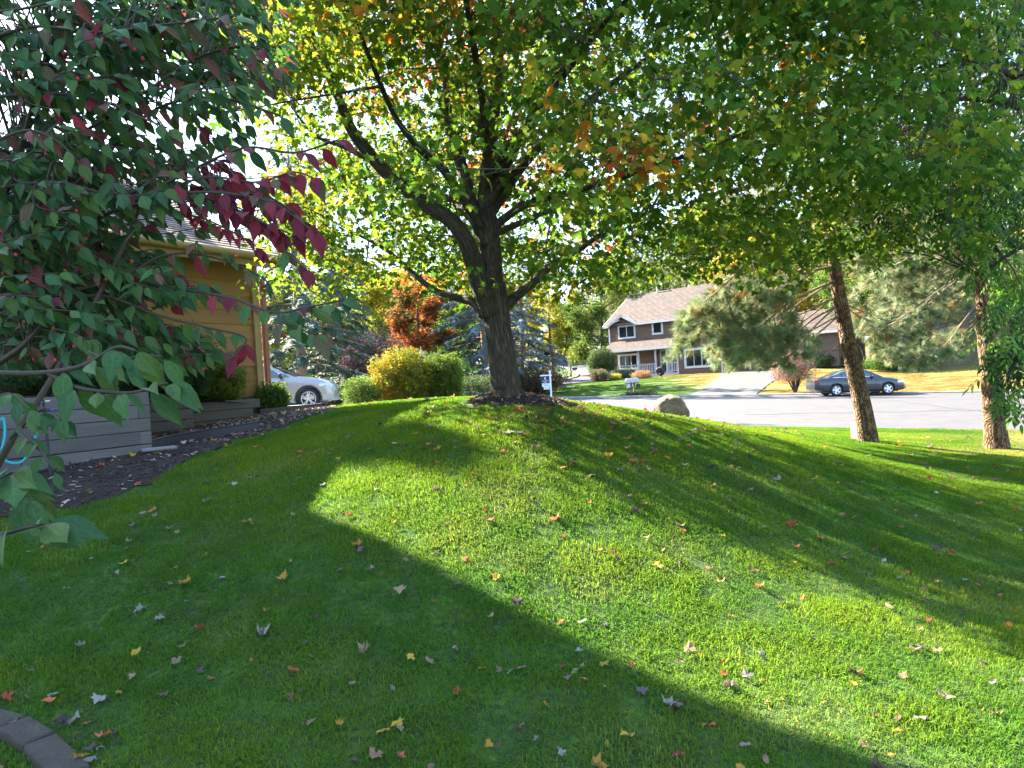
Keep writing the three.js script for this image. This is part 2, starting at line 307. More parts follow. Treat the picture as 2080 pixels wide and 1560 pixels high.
{
  // one sheet, fine near the camera and coarse far away
  const xs = [], zs = [], n = 250, m = 250;
  for (let i = 0; i <= n; i++) { const t = i / n * 2 - 1; xs.push(1 + Math.sinh(t * 5.2) / Math.sinh(5.2) * 900); }
  for (let j = 0; j <= m; j++) { const t = j / m; zs.push(t < 0.12 ? lerp(-60, 1.5, Math.pow(t / 0.12, 0.6)) : 1.5 + Math.sinh((t - 0.12) / 0.88 * 5) / Math.sinh(5) * 1100); }
  const pos = [], uv = [], col = [], idx = [];
  for (let j = 0; j <= m; j++) for (let i = 0; i <= n; i++) {
    const X = xs[i], Z = zs[j];
    let y = surface(X, Z);
    const near = Math.abs(X) < 60 && Z < 90;
    if (near) y -= 0.10 * Math.max(softIn(roadPoly, X, Z, 0.5), softIn(drive, X, Z, 0.4), softIn(driveFar, X, Z, 0.4));
    pos.push(X, y, -Z); uv.push(X, Z);
    // dry, needle-strewn turf: a matter of what lies there, patchy
    const p = fbm(X * 0.35, Z * 0.35, 3) * 1.2;
    let dry = 0;
    if (Z > 40) dry = smoothstep(X + p * 5, 11.5, 17) ;
    else dry = smoothstep(X + p * 4 - Math.abs(Z - 12) * 0.3, 7.2, 10.5);
    dry = clamp(dry, 0, 1);
    const g = lin(0.95, 1.0, 0.8).lerp(lin(4.2, 1.45, 0.9), dry * clamp(0.8 + p + 0.5 * noise(X * 1.7, Z * 1.7), 0, 1)); col.push(g.r, g.g, g.b);
  }
  for (let j = 0; j < m; j++) for (let i = 0; i < n; i++) { const a = j * (n + 1) + i, b = a + n + 1; idx.push(a, a + 1, b, a + 1, b + 1, b); }
  const g = geoFrom(pos, idx, uv); g.setAttribute('color', new THREE.Float32BufferAttribute(col, 3));
  structure('ground', g, M.ground);
}
function ribbon(a, b, lift, rows) {   // a sheet between two lines of plan points
  const pos = [], uv = [], idx = [], n = a.length;
  for (let j = 0; j <= rows; j++) for (let i = 0; i < n; i++) { const X = lerp(a[i][0], b[i][0], j / rows), Z = lerp(a[i][1], b[i][1], j / rows); pos.push(X, height(X, Z) + lift, -Z); uv.push(X, Z); }
  for (let j = 0; j < rows; j++) for (let i = 0; i < n - 1; i++) { const p = j * n + i, q = p + n; const f = [p, p + 1, q, p + 1, q + 1, q]; idx.push(...f); }
  const g = geoFrom(pos, idx, uv);
  if (g.attributes.normal.getY(Math.floor(n / 2)) < 0) { for (let i = 0; i < idx.length; i += 3) [idx[i], idx[i + 1]] = [idx[i + 1], idx[i]]; g.setIndex(idx); g.computeVertexNormals(); }
  return g;
}
structure('road', ribbon(nearLine, farLine, 0.004, 40), M.asphalt);
const kerbGeo = (line, off) => limb(line.map(([X, Z]) => P(X, Z, height(X, Z) + 0.015)), () => 0.09, 6, 0, 1);
structure('kerb', kerbGeo(farLine), M.concrete);
{ // old tar seams in the asphalt
  const tar = std({ color: lin(0.03, 0.029, 0.03), roughness: 0.7 }), rr = rngOf(3);
  for (const [x0, z0, x1, z1] of [[8, 26, 21, 22], [10, 34, 27, 33], [14, 20, 18, 38], [5, 40, 20, 37.5], [22, 18, 25, 36], [2, 44, 9, 36]]) {
    const l = Array.from({ length: 26 }, (_, i) => [lerp(x0, x1, i / 25) + 0.35 * noise(i * 0.5, x0), lerp(z0, z1, i / 25) + 0.45 * noise(i * 0.45, z0, 3)]), w = 0.02 + 0.02 * rr();
    structure('tar_seam', ribbon(l.map(([a, b]) => [a - w, b - w]), l.map(([a, b]) => [a + w, b + w]), 0.009, 1), tar);
  }
}
{
  const l = smoothLine([[10.9, 46.8], [14.2, 54], [18.6, 64.0]], 20), r = smoothLine([[14.6, 45.0], [18, 52], [22.8, 60.4]], 20);
  structure('driveway', ribbon(l, r, 0.012, 12), M.asphaltOld);
  const l2 = smoothLine([[-5.0, 14.2], [-9, 21], [-12, 30], [-12, 40.5]], 20), r2 = smoothLine([[-2.6, 13.2], [-3.0, 20], [-3.9, 27], [-4.6, 35.8]], 20);
  structure('driveway', ribbon(l2, r2, 0.012, 16), M.concrete);
  // the street going on uphill beyond the far lawn
  const c = [[6.5, 66], [8.2, 74], [10.4, 84], [11.5, 96], [11, 112], [8, 128]];
  const L = smoothLine(c.map(([x, z]) => [x - 3, z]), 24), R = smoothLine(c.map(([x, z]) => [x + 3, z]), 24);
  structure('road', ribbon(L, R, 0.10, 4), M.asphalt);
  structure('kerb', limb(L.map(([X, Z]) => P(X, Z, height(X, Z) + 0.12)), () => 0.14, 5), M.concrete);
}
{ // planting bed along the house
  const xs = BED.map((p) => p[0]), zs = BED.map((p) => p[1]), s = 0.12, pos = [], uv = [], idx = [], id = new Map();
  const v = (i, j) => { const k = i + ',' + j; if (!id.has(k)) { id.set(k, pos.length / 3); const X = i * s, Z = j * s; pos.push(X, surface(X, Z) + 0.015 + 0.03 * fbm(X * 2, Z * 2), -Z); uv.push(X, Z); } return id.get(k); };
  for (let i = Math.floor(Math.min(...xs) / s); i * s < Math.max(...xs); i++) for (let j = Math.floor(Math.min(...zs) / s); j * s < Math.max(...zs); j++) {
    if (inPoly(BED, (i + 0.5) * s, (j + 0.5) * s)) idx.push(v(i, j), v(i + 1, j), v(i, j + 1), v(i + 1, j), v(i + 1, j + 1), v(i, j + 1));
  }
  structure('planting_bed', geoFrom(pos, idx, uv), M.mulch);
  const r = 30, p2 = [], u2 = [], i2 = [];
  for (let k = 0; k <= 12; k++) for (let a = 0; a < r; a++) {
    const th = a / r * 6.283, R = k / 12; const ex = Math.cos(th) > 0 ? 0.78 : 0.40; const X = -0.10 + Math.cos(th) * R * ex * (1 + 0.12 * noise(th * 2, 3)), Z = 8.05 + Math.sin(th) * R * 0.37 * (1 + 0.12 * noise(th * 2, 7));
    p2.push(X, surface(X, Z) + 0.012 + 0.02 * fbm(X * 6, Z * 6), -Z); u2.push(X, Z);
    if (k < 12) { const q = k * r + a, q1 = k * r + (a + 1) % r; i2.push(q, q1, q + r, q1, q1 + r, q + r); }
  }
  structure('tree_mulch', geoFrom(p2, i2, u2), M.mulch);
}
// ---------------------------------------------------------------- buildings
// a lapped siding board: leans out at its lower edge
function lapBoard(len, h, thick = 0.022) {
  const g = new THREE.BoxGeometry(len, h, thick), p = g.attributes.position;
  for (let i = 0; i < p.count; i++) { const z = p.getZ(i) > 0; p.setZ(i, z ? (p.getY(i) > 0 ? thick * 0.35 : thick) : 0); }
  g.computeVertexNormals(); boxUV(g); return g;
}
// a roof plane of overlapping shingle courses between eave and ridge: local x along, rising from (y0, z0) to (y1, z1)
function shingles(x0, x1, y0, z0, y1, z1, step = 0.16, thick = 0.008, tilt = 0.002) {
  const L = Math.hypot(y1 - y0, z1 - z0), n = Math.round(L / step), uy = (y1 - y0) / L, uz = (z1 - z0) / L, nz = uy * Math.sign(z0 - z1 || 1), ny = Math.abs(uz), list = [];
  for (let k = 0; k < n; k++) {
    const g = new THREE.BoxGeometry(x1 - x0, thick, L / n + 0.02), p = g.attributes.position, uv = [];
    const sg = Math.sign(z0 - z1) || 1;
    for (let i = 0; i < p.count; i++) {
      const x = p.getX(i) + (x0 + x1) / 2, s = (k + 0.5) * L / n - p.getZ(i) , o = p.getY(i) + thick / 2 + (p.getZ(i) > 0 ? tilt + thick : 0) ;
      p.setXYZ(i, x, y0 + uy * s + ny * o, z0 + uz * s + nz * o); uv.push(x * 1, s);
    }
    g.setAttribute('uv', new THREE.Float32BufferAttribute(uv, 2));
    if (sg < 0) { const ix = g.index.array; for (let i = 0; i < ix.length; i += 3) { const t = ix[i]; ix[i] = ix[i + 1]; ix[i + 1] = t; } }
    g.computeVertexNormals(); list.push(g);
  }
  return list;
}
const frameAt = (X, Z, y, dx, dz) => [P(X, Z, y), Math.atan2(dz, dx)];

// --- the ochre house on the left: local x along the wall away from the camera, z out to the lawn
const HC = [-4.05, 12.0], HD = [0.5, 0.866], HY = 1.2;
{
  const [pos, turn] = frameAt(HC[0], HC[1], HY, ...HD);
  const h = thing('garage_house', 'ochre clapboard house with brown shingled roof behind the red and green bush', 'house', pos, turn);
  const top = 3.86 - HY, half = 4, pitch = 0.5, r = rngOf(5);
  // core walls
  part('wall', [box(9, top + 1.2, 0.16, -4.5, top / 2 - 0.6, -0.1), box(0.16, top + 1.2, half * 2 - 0.2, -0.08, top / 2 - 0.6, -half - 0.02), prism([[0, top], [0, top], [0, top]].length ? [[-half * 2 + 0.05, top], [-0.05, top], [-half, top + half * pitch - 0.1]] : [], 0.16, -0.16).rotateY(-Math.PI / 2).translate(0, 0, 0)], M.ochre[0], h);
  const ex = 0.222;
  for (let k = 0; k * ex < top + 0.5; k++) {
    const y = top - 0.02 - (k + 0.5) * ex; let x = -0.10;
    while (x > -8.8) { const L = Math.min(2.4 + r() * 2.4, x + 8.9); const b = part('siding_board', lapBoard(L - 0.003, ex + 0.012), M.ochre[Math.floor(r() * 3)], h); b.position.set(x - L / 2, y, -0.02); x -= L; }
    const e = part('siding_board', lapBoard(half * 2 - 0.2, ex + 0.012), M.ochre[k % 3], h); e.rotation.y = Math.PI / 2; e.position.set(0.0, y, -half - 0.0);
  }
  part('corner_board', [box(0.03, top + 0.7, 0.12, 0.018, top / 2 - 0.35, -0.05), box(0.12, top + 0.7, 0.03, -0.045, top / 2 - 0.35, 0.016)], M.ochreTrim, h);
  part('frieze_board', box(8.8, 0.20, 0.03, -4.5, top - 0.09, 0.022), M.ochreTrim, h);
  // roof
  const eaveY = top + 0.02, over = 0.42, zE = over, yE = eaveY - over * pitch + 0.09, xr = 0.2;
  const roof = part('roof', [
    box(9 + xr, 0.02, over, -4.5 + xr / 2, top - 0.085, over / 2 + 0.02),                                   // soffit
    ...[1, -1].map((s) => { const g = new THREE.BoxGeometry(9 + xr, 0.05, Math.hypot(half + over, (half + over) * pitch)); g.rotateX(s * Math.atan(pitch)); g.translate(-4.5 + xr / 2, eaveY + 0.06 + (half - over) * pitch / 2 + 0.02, s > 0 ? -half / 2 + over / 2 : -half * 1.5 - over / 2); return g; }),
  ], M.ochreTrim, h);
  part('shingles', shingles(-9, xr + 0.03, yE + 0.03, zE + 0.03, yE + 0.03 + (half + over) * pitch, -half, 0.15), M.shingle, roof);
  part('shingles', shingles(-9, xr + 0.03, yE + 0.03, -2 * half - zE - 0.03, yE + 0.03 + (half + over) * pitch, -half, 0.15), M.shingle, roof);
  part('fascia', [box(9 + xr, 0.19, 0.025, -4.5 + xr / 2, yE - 0.075, zE + 0.0)], M.ochreTrim, roof);
  { const g = box(0.025, 0.2, Math.hypot(half + over, (half + over) * pitch)); g.rotateX(Math.atan(pitch)); g.translate(xr + 0.014, yE - 0.06 + (half + over) * pitch / 2, zE / 2 - half / 2); part('fascia', g, M.ochreTrim, roof); }
  part('gutter', limb([V(-9, yE - 0.02, zE + 0.07), V(xr - 0.02, yE - 0.02, zE + 0.07)], () => 0.062, 8), M.ochreTrim, h);
  // downspout with its elbow back to the wall
  const ds = part('downspout', [box(0.085, top + 0.05, 0.075, 0.095, (top - 0.35) / 2 - 0.25, 0.03, 0.012)], M.copper, h);
  part('elbow', limb(curvePts([V(xr - 0.06, yE - 0.04, zE + 0.06), V(xr - 0.06, yE - 0.2, zE + 0.05), V(0.11, yE - 0.42, 0.12), V(0.095, yE - 0.56, 0.04)], 10), () => 0.042, 8), M.copper, ds);
  // bricks of the end wall's corner, seen edge on
  for (let k = 0; k < 34; k++) { const b = part('brick', box(0.03, 0.062, 0.19 - (k % 2) * 0.09, 0.03, top - 0.5 - k * 0.075, -0.30 + (k % 2) * 0.05, 0.004), M.brick, h); b.name = 'brick'; }
  // the taller part of the house behind and to the left
  const mt = 7.4 - HY, x1 = -2.9, x0 = -13, z1 = -1.65, z0 = -9;
  part('upper_wall', [box(x1 - x0, mt + 1, z1 - z0, (x0 + x1) / 2, mt / 2 - 0.5, (z0 + z1) / 2)], M.ochre[1], h);
  const up = part('upper_roof', (() => { const g = prism([[x0 - 0.1, mt], [x1 + 0.1, mt], [(x0 + x1) / 2, mt + 2.3]], z1 - z0 + 0.2, z0 - 0.1); boxUV(g); return g; })(), M.shingle, h);
}
// --- timber retaining walls
const timberAt = (px, py, Z) => at(px, py, Z);
function timberWall(label, E, len, yTop, courses, ch, mats, seed, returnLen, group) {
  // E: plan position of the wall's far end; the wall runs back towards the camera from there
  const [pos, turn] = frameAt(E[0], E[1], yTop, ...HD);
  const w = thing('timber_retaining_wall', label, 'wall', pos, turn, group), r = rngOf(seed), D = 0.14;
  for (let k = 0; k < courses; k++) {
    const y = -(k + 0.5) * ch; let x = k % 2 ? -D : 0; const list = [];
    while (x > -len) { const L = Math.min(0.9 + r() * 1.5, x + len + 0.2); list.push([x, L]); x -= L; }
    for (const [xx, L] of list) { const t = part('timber', box(L - 0.006, ch - 0.005, D, 0, 0, 0, 0.008), mats[Math.floor(r() * mats.length)], w); t.position.set(xx - L / 2, y + (r() - 0.5) * 0.003, -D / 2 + (r() - 0.5) * 0.008); t.rotation.y = (r() - 0.5) * 0.004; }
    if (returnLen) { const z0 = k % 2 ? 0.002 : -D - 0.002; const t = part('timber', box(D, ch - 0.005, returnLen, 0, 0, 0, 0.008), mats[Math.floor(r() * mats.length)], w); t.position.set(-D / 2 - 0.002, y, z0 - returnLen / 2); }
  }
  return w;
}
const pA = at(303, 800, 8.1), pB = at(390, 800, 10.0), pC = at(528, 812, 11.25);
timberWall('tallest grey timber retaining wall, nearest the camera beside the mulch', [pA.x, 8.1], 4.2, 1.70, 6, 0.142, M.timber, 3, 2.2, 'timber retaining walls');
timberWall('weathered timber retaining wall stepped back behind the tallest one', [pB.x, 10.0], 3, 1.74, 6, 0.138, M.timberDark, 7, 1.6, 'timber retaining walls');
timberWall('low two-course timber wall under the ochre siding', [pC.x, 11.25], 1.8, 1.535, 3, 0.135, M.timberDark, 11, 0, 'timber retaining walls');
{ // earth held behind the walls
  const pts = [[pA.x, 8.1], [pA.x - 1.87, 9.18], [pB.x - 0.02, 10.0], [pC.x - 0.05, 11.2], [-4.2, 12], [-9, 5.5], [-6.3, 4.4]];
  const s = new THREE.Shape(pts.map(([X, Z]) => new THREE.Vector2(X, Z)));
  const g = new THREE.ShapeGeometry(s, 1); const p = g.attributes.position, uv = [];
  for (let i = 0; i < p.count; i++) { const X = p.getX(i), Z = p.getY(i); uv.push(X, Z); p.setXYZ(i, X, i > 1 && i < 5 ? (i === 3 ? 1.46 : 1.6) : 1.62, -Z); }
  g.setAttribute('uv', new THREE.Float32BufferAttribute(uv, 2)); g.computeVertexNormals();
  structure('raised_bed', g, M.mulch);
}
{ // black plastic edging between the upper and lower bed
  const pts = [[306, 890, 8.15], [350, 893, 8.5], [410, 894, 8.85], [470, 893, 9.1], [528, 888, 9.3]].map(([x, y, Z]) => { const a = at(x, y, Z); a.y = surface(a.x, Z) + 0.04; return a; });
  const c = curvePts(pts, 24), pos = [], idx = [];
  c.forEach((p, i) => { const t = c[Math.min(c.length - 1, i + 1)].clone().sub(c[Math.max(0, i - 1)]).normalize(), n = V(t.z, 0, -t.x).multiplyScalar(0.006); for (const [s, y] of [[1, -0.12], [1, 0.07], [-1, 0.07], [-1, -0.12]]) pos.push(p.x + n.x * s, p.y + y, p.z + n.z * s); if (i < c.length - 1) for (let k = 0; k < 4; k++) { const a = i * 4 + k, b = i * 4 + (k + 1) % 4; idx.push(a, a + 4, b, b, a + 4, b + 4); } });
  const e = thing('bed_edging', 'black plastic edging strip curving across the mulch bed', 'edging');
  part('strip', geoFrom(pos, idx), M.plasticEdge, e);
  part('rolled_top', limb(c.map((p) => p.clone().add(V(0, 0.075, 0))), () => 0.012, 6), M.plasticEdge, e);
}
{ // concrete edging blocks at the lower left corner, with the dark pit they border
  const line = [[-60, 1462], [25, 1482], [80, 1518], [150, 1590]];
  const pts = line.map(([x, y]) => { const g = groundAt(x, y); return P(g[0], g[1], g[2]); });
  const lab = ['weathered concrete edging block at the lower left corner, rear one', 'mossy wedge-shaped concrete edging block between two others at the lower left', 'concrete edging block at the bottom edge of the lawn, front one'];
  for (let i = 0; i < 3; i++) {
    const a = pts[i], b = pts[i + 1], d = b.clone().sub(a), L = d.length() - 0.008;
    const g = new RoundedBoxGeometry(L, 0.15, 0.14, 2, 0.018), p = g.attributes.position;
    for (let k = 0; k < p.count; k++) p.setY(k, p.getY(k) + 0.006 * noise(p.getX(k) * 9 + i * 5, p.getZ(k) * 9, 2));
    g.computeVertexNormals(); boxUV(g);
    const m = solo('edging_block', g, M.blockStone, lab[i], 'paver', 'concrete edging blocks');
    m.position.copy(a).add(b).multiplyScalar(0.5); m.position.y -= 0.035; m.rotation.set(0, Math.atan2(-d.z, d.x), 0); m.rotateZ(Math.atan2(d.y, Math.hypot(d.x, d.z)));
  }
}
// --- the brown two-storey house across the street
const HOUSE = { X: 18.35, Z: 64, y: 1.02, d: [0.717, -0.697] };
const uOf = (px, back = 0) => { // distance along the front to the left of the wing's corner for a pixel column, "back" metres behind the front
  const k = (px - 1040) / FOCAL, X0 = HOUSE.X + 0.697 * back, Z0 = HOUSE.Z + 0.717 * back; return -(X0 - k * Z0) / (0.717 + k * 0.697);
};
function sidingWall(x0, x1, y0, y1, z, step = 0.15) {
  const list = [box(x1 - x0, y1 - y0, 0.12, (x0 + x1) / 2, (y0 + y1) / 2, z - 0.065)], n = Math.round((y1 - y0) / step);
  for (let k = 0; k < n; k++) { const g = lapBoard(x1 - x0, (y1 - y0) / n + 0.006, 0.03); g.translate((x0 + x1) / 2, y0 + (k + 0.5) * (y1 - y0) / n, z); list.push(g); }
  return list;
}
function sashWindow(parent, x0, x1, y0, y1, z, panes, trim = 0.16, glass = M.glassDark) {
  const w = part('window', [box(x1 - x0, trim, 0.07, (x0 + x1) / 2, y0 + trim / 2, z + 0.05), box(x1 - x0, trim, 0.07, (x0 + x1) / 2, y1 - trim / 2, z + 0.05), box(trim, y1 - y0 - 2 * trim, 0.07, x0 + trim / 2, (y0 + y1) / 2, z + 0.05), box(trim, y1 - y0 - 2 * trim, 0.07, x1 - trim / 2, (y0 + y1) / 2, z + 0.05),
    ...Array.from({ length: panes - 1 }, (_, i) => box(0.06, y1 - y0 - 2 * trim, 0.05, lerp(x0 + trim, x1 - trim, (i + 1) / panes), (y0 + y1) / 2, z + 0.045))], M.white, parent);
  for (let i = 0; i < panes; i++) { const a = lerp(x0 + trim, x1 - trim, i / panes), b = lerp(x0 + trim, x1 - trim, (i + 1) / panes); part('pane', box(b - a, y1 - y0 - 2 * trim, 0.012, (a + b) / 2, (y0 + y1) / 2, z + 0.038), glass, w); }
  return w;
}
{
  const [pos, turn] = frameAt(HOUSE.X, HOUSE.Z, HOUSE.y, ...HOUSE.d);
  const h = thing('brown_house', 'brown two-storey house with white porch and railings across the street', 'house', pos, turn);
  const U = (px, b = 0) => uOf(px, b), B = 1.9;                 // the main wall stands back behind the porch
  const xL = U(1243, B), xW = U(1378), xPL = U(1238), x2R = U(1476, B), e2 = 5.45, ridge = 8.5, dep = 4.6;
  // main block
  part('wall', sidingWall(xL, x2R, 0, e2, -B), M.taupe, h);
  part('end_wall', [box(0.14, e2, dep * 2, xL + 0.07, e2 / 2, -B - dep), box(0.14, e2, dep * 2, x2R - 0.07, e2 / 2, -B - dep), prism([[-B - dep * 2, e2], [-B, e2], [-B - dep, ridge - 0.1]], 0.12, 0).rotateY(-Math.PI / 2).translate(xL + 0.13, 0, 0), prism([[-B - dep * 2, e2], [-B, e2], [-B - dep, ridge - 0.1]], 0.12, 0).rotateY(-Math.PI / 2).translate(x2R - 0.01, 0, 0), box(x2R - xL, e2, 0.14, (xL + x2R) / 2, e2 / 2, -B - dep * 2)], M.taupe, h);
  const k = (ridge - e2) / dep, ov = 0.45;
  const roof = part('roof', [...shingles(xL - 0.4, x2R + 0.4, e2 - ov * k + 0.1, -B + ov, ridge + 0.1, -B - dep, 0.25, 0.02), ...shingles(xL - 0.4, x2R + 0.4, e2 - ov * k + 0.1, -B - 2 * dep - ov, ridge + 0.1, -B - dep, 0.5, 0.02)], M.shingleFar, h);
  { // white rakes and eave boards
    const L = Math.hypot(dep + ov, (dep + ov) * k); const g = box(0.05, 0.24, L); g.rotateX(Math.atan(k)); g.translate(xL - 0.42, (e2 - ov * k + ridge) / 2, -B + ov - (dep + ov) / 2);
    const a = U(1247, B), b = U(1303, B);
    part('eave_board', [g, box(a - xL + 0.4, 0.22, 0.06, (a + xL - 0.4) / 2, e2 - ov * k + 0.03, -B + ov), box(x2R + 0.4 - b, 0.22, 0.06, (x2R + 0.4 + b) / 2, e2 - ov * k + 0.03, -B + ov)], M.white, roof);
    // small gable over the left upper window
    const m = (a + b) / 2, y0 = e2 - ov * k + 0.03, y1 = y0 + 0.95, zf = -B + ov, zb = zf - 1.35;
    part('gable_wall', prism([[a, y0 - 0.1], [b, y0 - 0.1], [m, y1 - 0.05]], 0.06, -B - 0.02), M.taupe, h);
    const sl = (p, q) => { const L2 = Math.hypot(q[0] - p[0], q[1] - p[1]); const s = box(L2, 0.2, 0.06); s.rotateZ(Math.atan2(q[1] - p[1], q[0] - p[0])); s.translate((p[0] + q[0]) / 2, (p[1] + q[1]) / 2, zf + 0.01); return s; };
    part('gable_board', [sl([a - 0.1, y0], [m, y1]), sl([m, y1], [b + 0.1, y0])], M.white, h);
    const tri = (pa, pb, pc) => geoFrom([...pa, ...pb, ...pc], [0, 1, 2, 0, 2, 1], [0, 0, 1, 0, 1, 1]);
    part('gable_roof', [tri([a - 0.1, y0 + 0.1, zf + 0.05], [m, y1 + 0.12, zf + 0.05], [m, y1 + 0.12, zb]), tri([b + 0.1, y0 + 0.1, zf + 0.05], [m, y1 + 0.12, zf + 0.05], [m, y1 + 0.12, zb])], M.shingleFar, h);
  }
  part('corner_board', [box(0.14, e2, 0.05, xL + 0.05, e2 / 2, -B + 0.03), box(0.05, e2, 0.14, xL - 0.03, e2 / 2, -B - 0.05)], M.white, h);
  sashWindow(h, U(1262, B), U(1297, B), 3.85, 5.2, -B, 2);
  sashWindow(h, U(1331, B), U(1353.5, B), 3.95, 5.35, -B, 1, 0.19);
  sashWindow(h, U(1387, B), U(1409, B), 3.95, 5.35, -B, 1, 0.19);
  // porch roof
  const py0 = 2.62, py1 = 3.62, pz = 0.35;
  const pr = part('porch_roof', [...shingles(xPL - 0.75, xW + 0.1, py0, pz, py1, -B, 0.24, 0.02), box(xW - xPL + 0.4, 0.04, B + pz, (xW + xPL) / 2 - 0.15, py0 - 0.06, -B / 2 + pz / 2)], M.shingleFar, h);
  part('eave_board', [box(xW - xPL + 0.85, 0.16, 0.05, (xW + xPL) / 2 - 0.32, py0 - 0.04, pz + 0.02)], M.white, pr);
  // wing with its own gable towards the street
  const wP = (xW + 0) / 2, wy = 2.55, wtop = 4.55;
  part('wing_wall', [...sidingWall(xW, 0, 0, wy, 0), prism([[xW, wy], [0, wy], [wP, wtop - 0.1]], 0.12, -0.06), box(0.12, wy, 6, -0.06, wy / 2, -3), box(0.12, wy, B, xW + 0.06, wy / 2, -B / 2)], M.taupe, h);
  { const sl = (p, q, z, t, dpt) => { const L2 = Math.hypot(q[0] - p[0], q[1] - p[1]); const s = box(L2, t, dpt); s.rotateZ(Math.atan2(q[1] - p[1], q[0] - p[0])); s.translate((p[0] + q[0]) / 2, (p[1] + q[1]) / 2, z); return s; };
    const kk = (wtop - wy) / (wP - xW), lo = [xW - 0.5, wy - 0.5 * kk + 0.05], hi = [wP, wtop], ro = [0.5, wy - 0.5 * kk + 0.05];
    const wr = part('wing_roof', [sl(lo, hi, -2.8, 0.06, 6.3), sl(hi, ro, -2.8, 0.06, 6.3)].map((g) => g.translate(0, 0.09, 0)), M.shingleFar, h);
    part('rake_board', [sl(lo, hi, 0.38, 0.22, 0.05), sl(hi, ro, 0.38, 0.22, 0.05)], M.white, wr); }
  for (const cx of [xW + 0.06, -0.06]) part('corner_board', box(0.13, wy, 0.05, cx, wy / 2, 0.035), M.white, h);
  sashWindow(h, U(1393), U(1449), 0.55, 2.35, 0, 3, 0.2);
  // porch: floor, posts, rails, balusters, window, door, lamp
  part('porch_floor', [box(xW - xPL, 0.22, B, (xW + xPL) / 2, 0.14, -B / 2 + 0.02)], M.white, h);
  for (const px of [1238.5, 1299, 1333.5, 1356.5]) part('porch_post', box(0.14, py0 - 0.3, 0.14, U(px) , (py0 - 0.3) / 2 + 0.2, -0.08), M.white, h);
  const rail = (a, b) => { const r = new THREE.Group(); r.name = 'railing'; h.add(r); part('rail', box(b - a, 0.07, 0.09, (a + b) / 2, 1.18, -0.08), M.white, r); part('rail', box(b - a, 0.06, 0.06, (a + b) / 2, 0.42, -0.08), M.white, r); const n = Math.max(2, Math.round((b - a) / 0.19)); for (let i = 1; i < n; i++) part('baluster', box(0.055, 0.72, 0.045, lerp(a, b, i / n), 0.8, -0.08), M.white, r); };
  rail(U(1238.5), U(1299)); rail(U(1299), U(1333.5)); rail(U(1356.5), xW + 0.02);
  sashWindow(h, U(1259, B), U(1300, B), 0.75, 2.35, -B, 3, 0.2);
  const dx0 = U(1344, B), dx1 = U(1369, B);
  const door = part('door', [box(0.16, 2.15, 0.06, dx0 + 0.08, 1.3, -B + 0.05), box(0.16, 2.15, 0.06, dx1 - 0.08, 1.3, -B + 0.05), box(dx1 - dx0, 0.16, 0.06, (dx0 + dx1) / 2, 2.42, -B + 0.05), box(dx1 - dx0 - 0.32, 0.14, 0.05, (dx0 + dx1) / 2, 1.32, -B + 0.045), box(dx1 - dx0 - 0.32, 0.16, 0.05, (dx0 + dx1) / 2, 0.32, -B + 0.045)], M.white, h);
  part('pane', box(dx1 - dx0 - 0.32, 0.95, 0.02, (dx0 + dx1) / 2, 1.86, -B + 0.03), M.glassDark, door);
  part('panel', box(dx1 - dx0 - 0.32, 0.85, 0.02, (dx0 + dx1) / 2, 0.82, -B + 0.03), M.taupeDark, door);
  part('porch_lamp', [new THREE.CylinderGeometry(0.09, 0.13, 0.26, 8).translate(U(1336, B), 2.05, -B + 0.14), box(0.05, 0.08, 0.14, U(1336, B), 2.05, -B + 0.06)], std({ color: lin(0.75, 0.62, 0.40), roughness: 0.4 }), h);
  part('vent_pipe', [new THREE.CylinderGeometry(0.07, 0.07, 0.9, 10).translate(U(1349, B + dep), ridge + 0.35, -B - dep + 0.3), new THREE.CylinderGeometry(0.16, 0.12, 0.14, 10).translate(U(1349, B + dep), ridge + 0.85, -B - dep + 0.3)], std({ color: lin(0.45, 0.44, 0.42), roughness: 0.5, metalness: 0.4 }), h);
  // garage to the right, set back
  const gb = 2.0, gx1 = 9.1, gy = 2.95, dA = 1.55, dB = 6.6;
  part('garage_wall', [...sidingWall(0, gx1, 0, gy, -gb), box(0.12, gy, 6, gx1 - 0.06, gy / 2, -gb - 3)], M.taupeDark, h);
  const gd = part('garage_door', [box(0.13, 2.3, 0.06, dA, 1.15, -gb + 0.06), box(0.13, 2.3, 0.06, dB, 1.15, -gb + 0.06), box(dB - dA + 0.13, 0.13, 0.06, (dA + dB) / 2, 2.3, -gb + 0.06)], M.white, h);
  for (let i = 0; i < 4; i++) part('panel', box(dB - dA - 0.14, 0.545, 0.03, (dA + dB) / 2, 0.28 + i * 0.556, -gb + 0.045), M.taupeDark, gd);
  const gr = part('garage_roof', [...shingles(-0.2, gx1 + 0.4, gy - 0.1, -gb + 0.5, gy + 1.9, -gb - 3.4, 0.25, 0.02), ...shingles(-0.2, gx1 + 0.4, gy - 0.1, -gb - 7.3, gy + 1.9, -gb - 3.4, 0.5, 0.02)], M.shingleFar, h);
  part('eave_board', box(gx1 + 0.6, 0.2, 0.05, gx1 / 2 + 0.1, gy - 0.14, -gb + 0.52), M.white, gr);
  part('corner_board', [box(0.12, gy, 0.05, gx1 - 0.05, gy / 2, -gb + 0.05)], M.taupe, h);
}
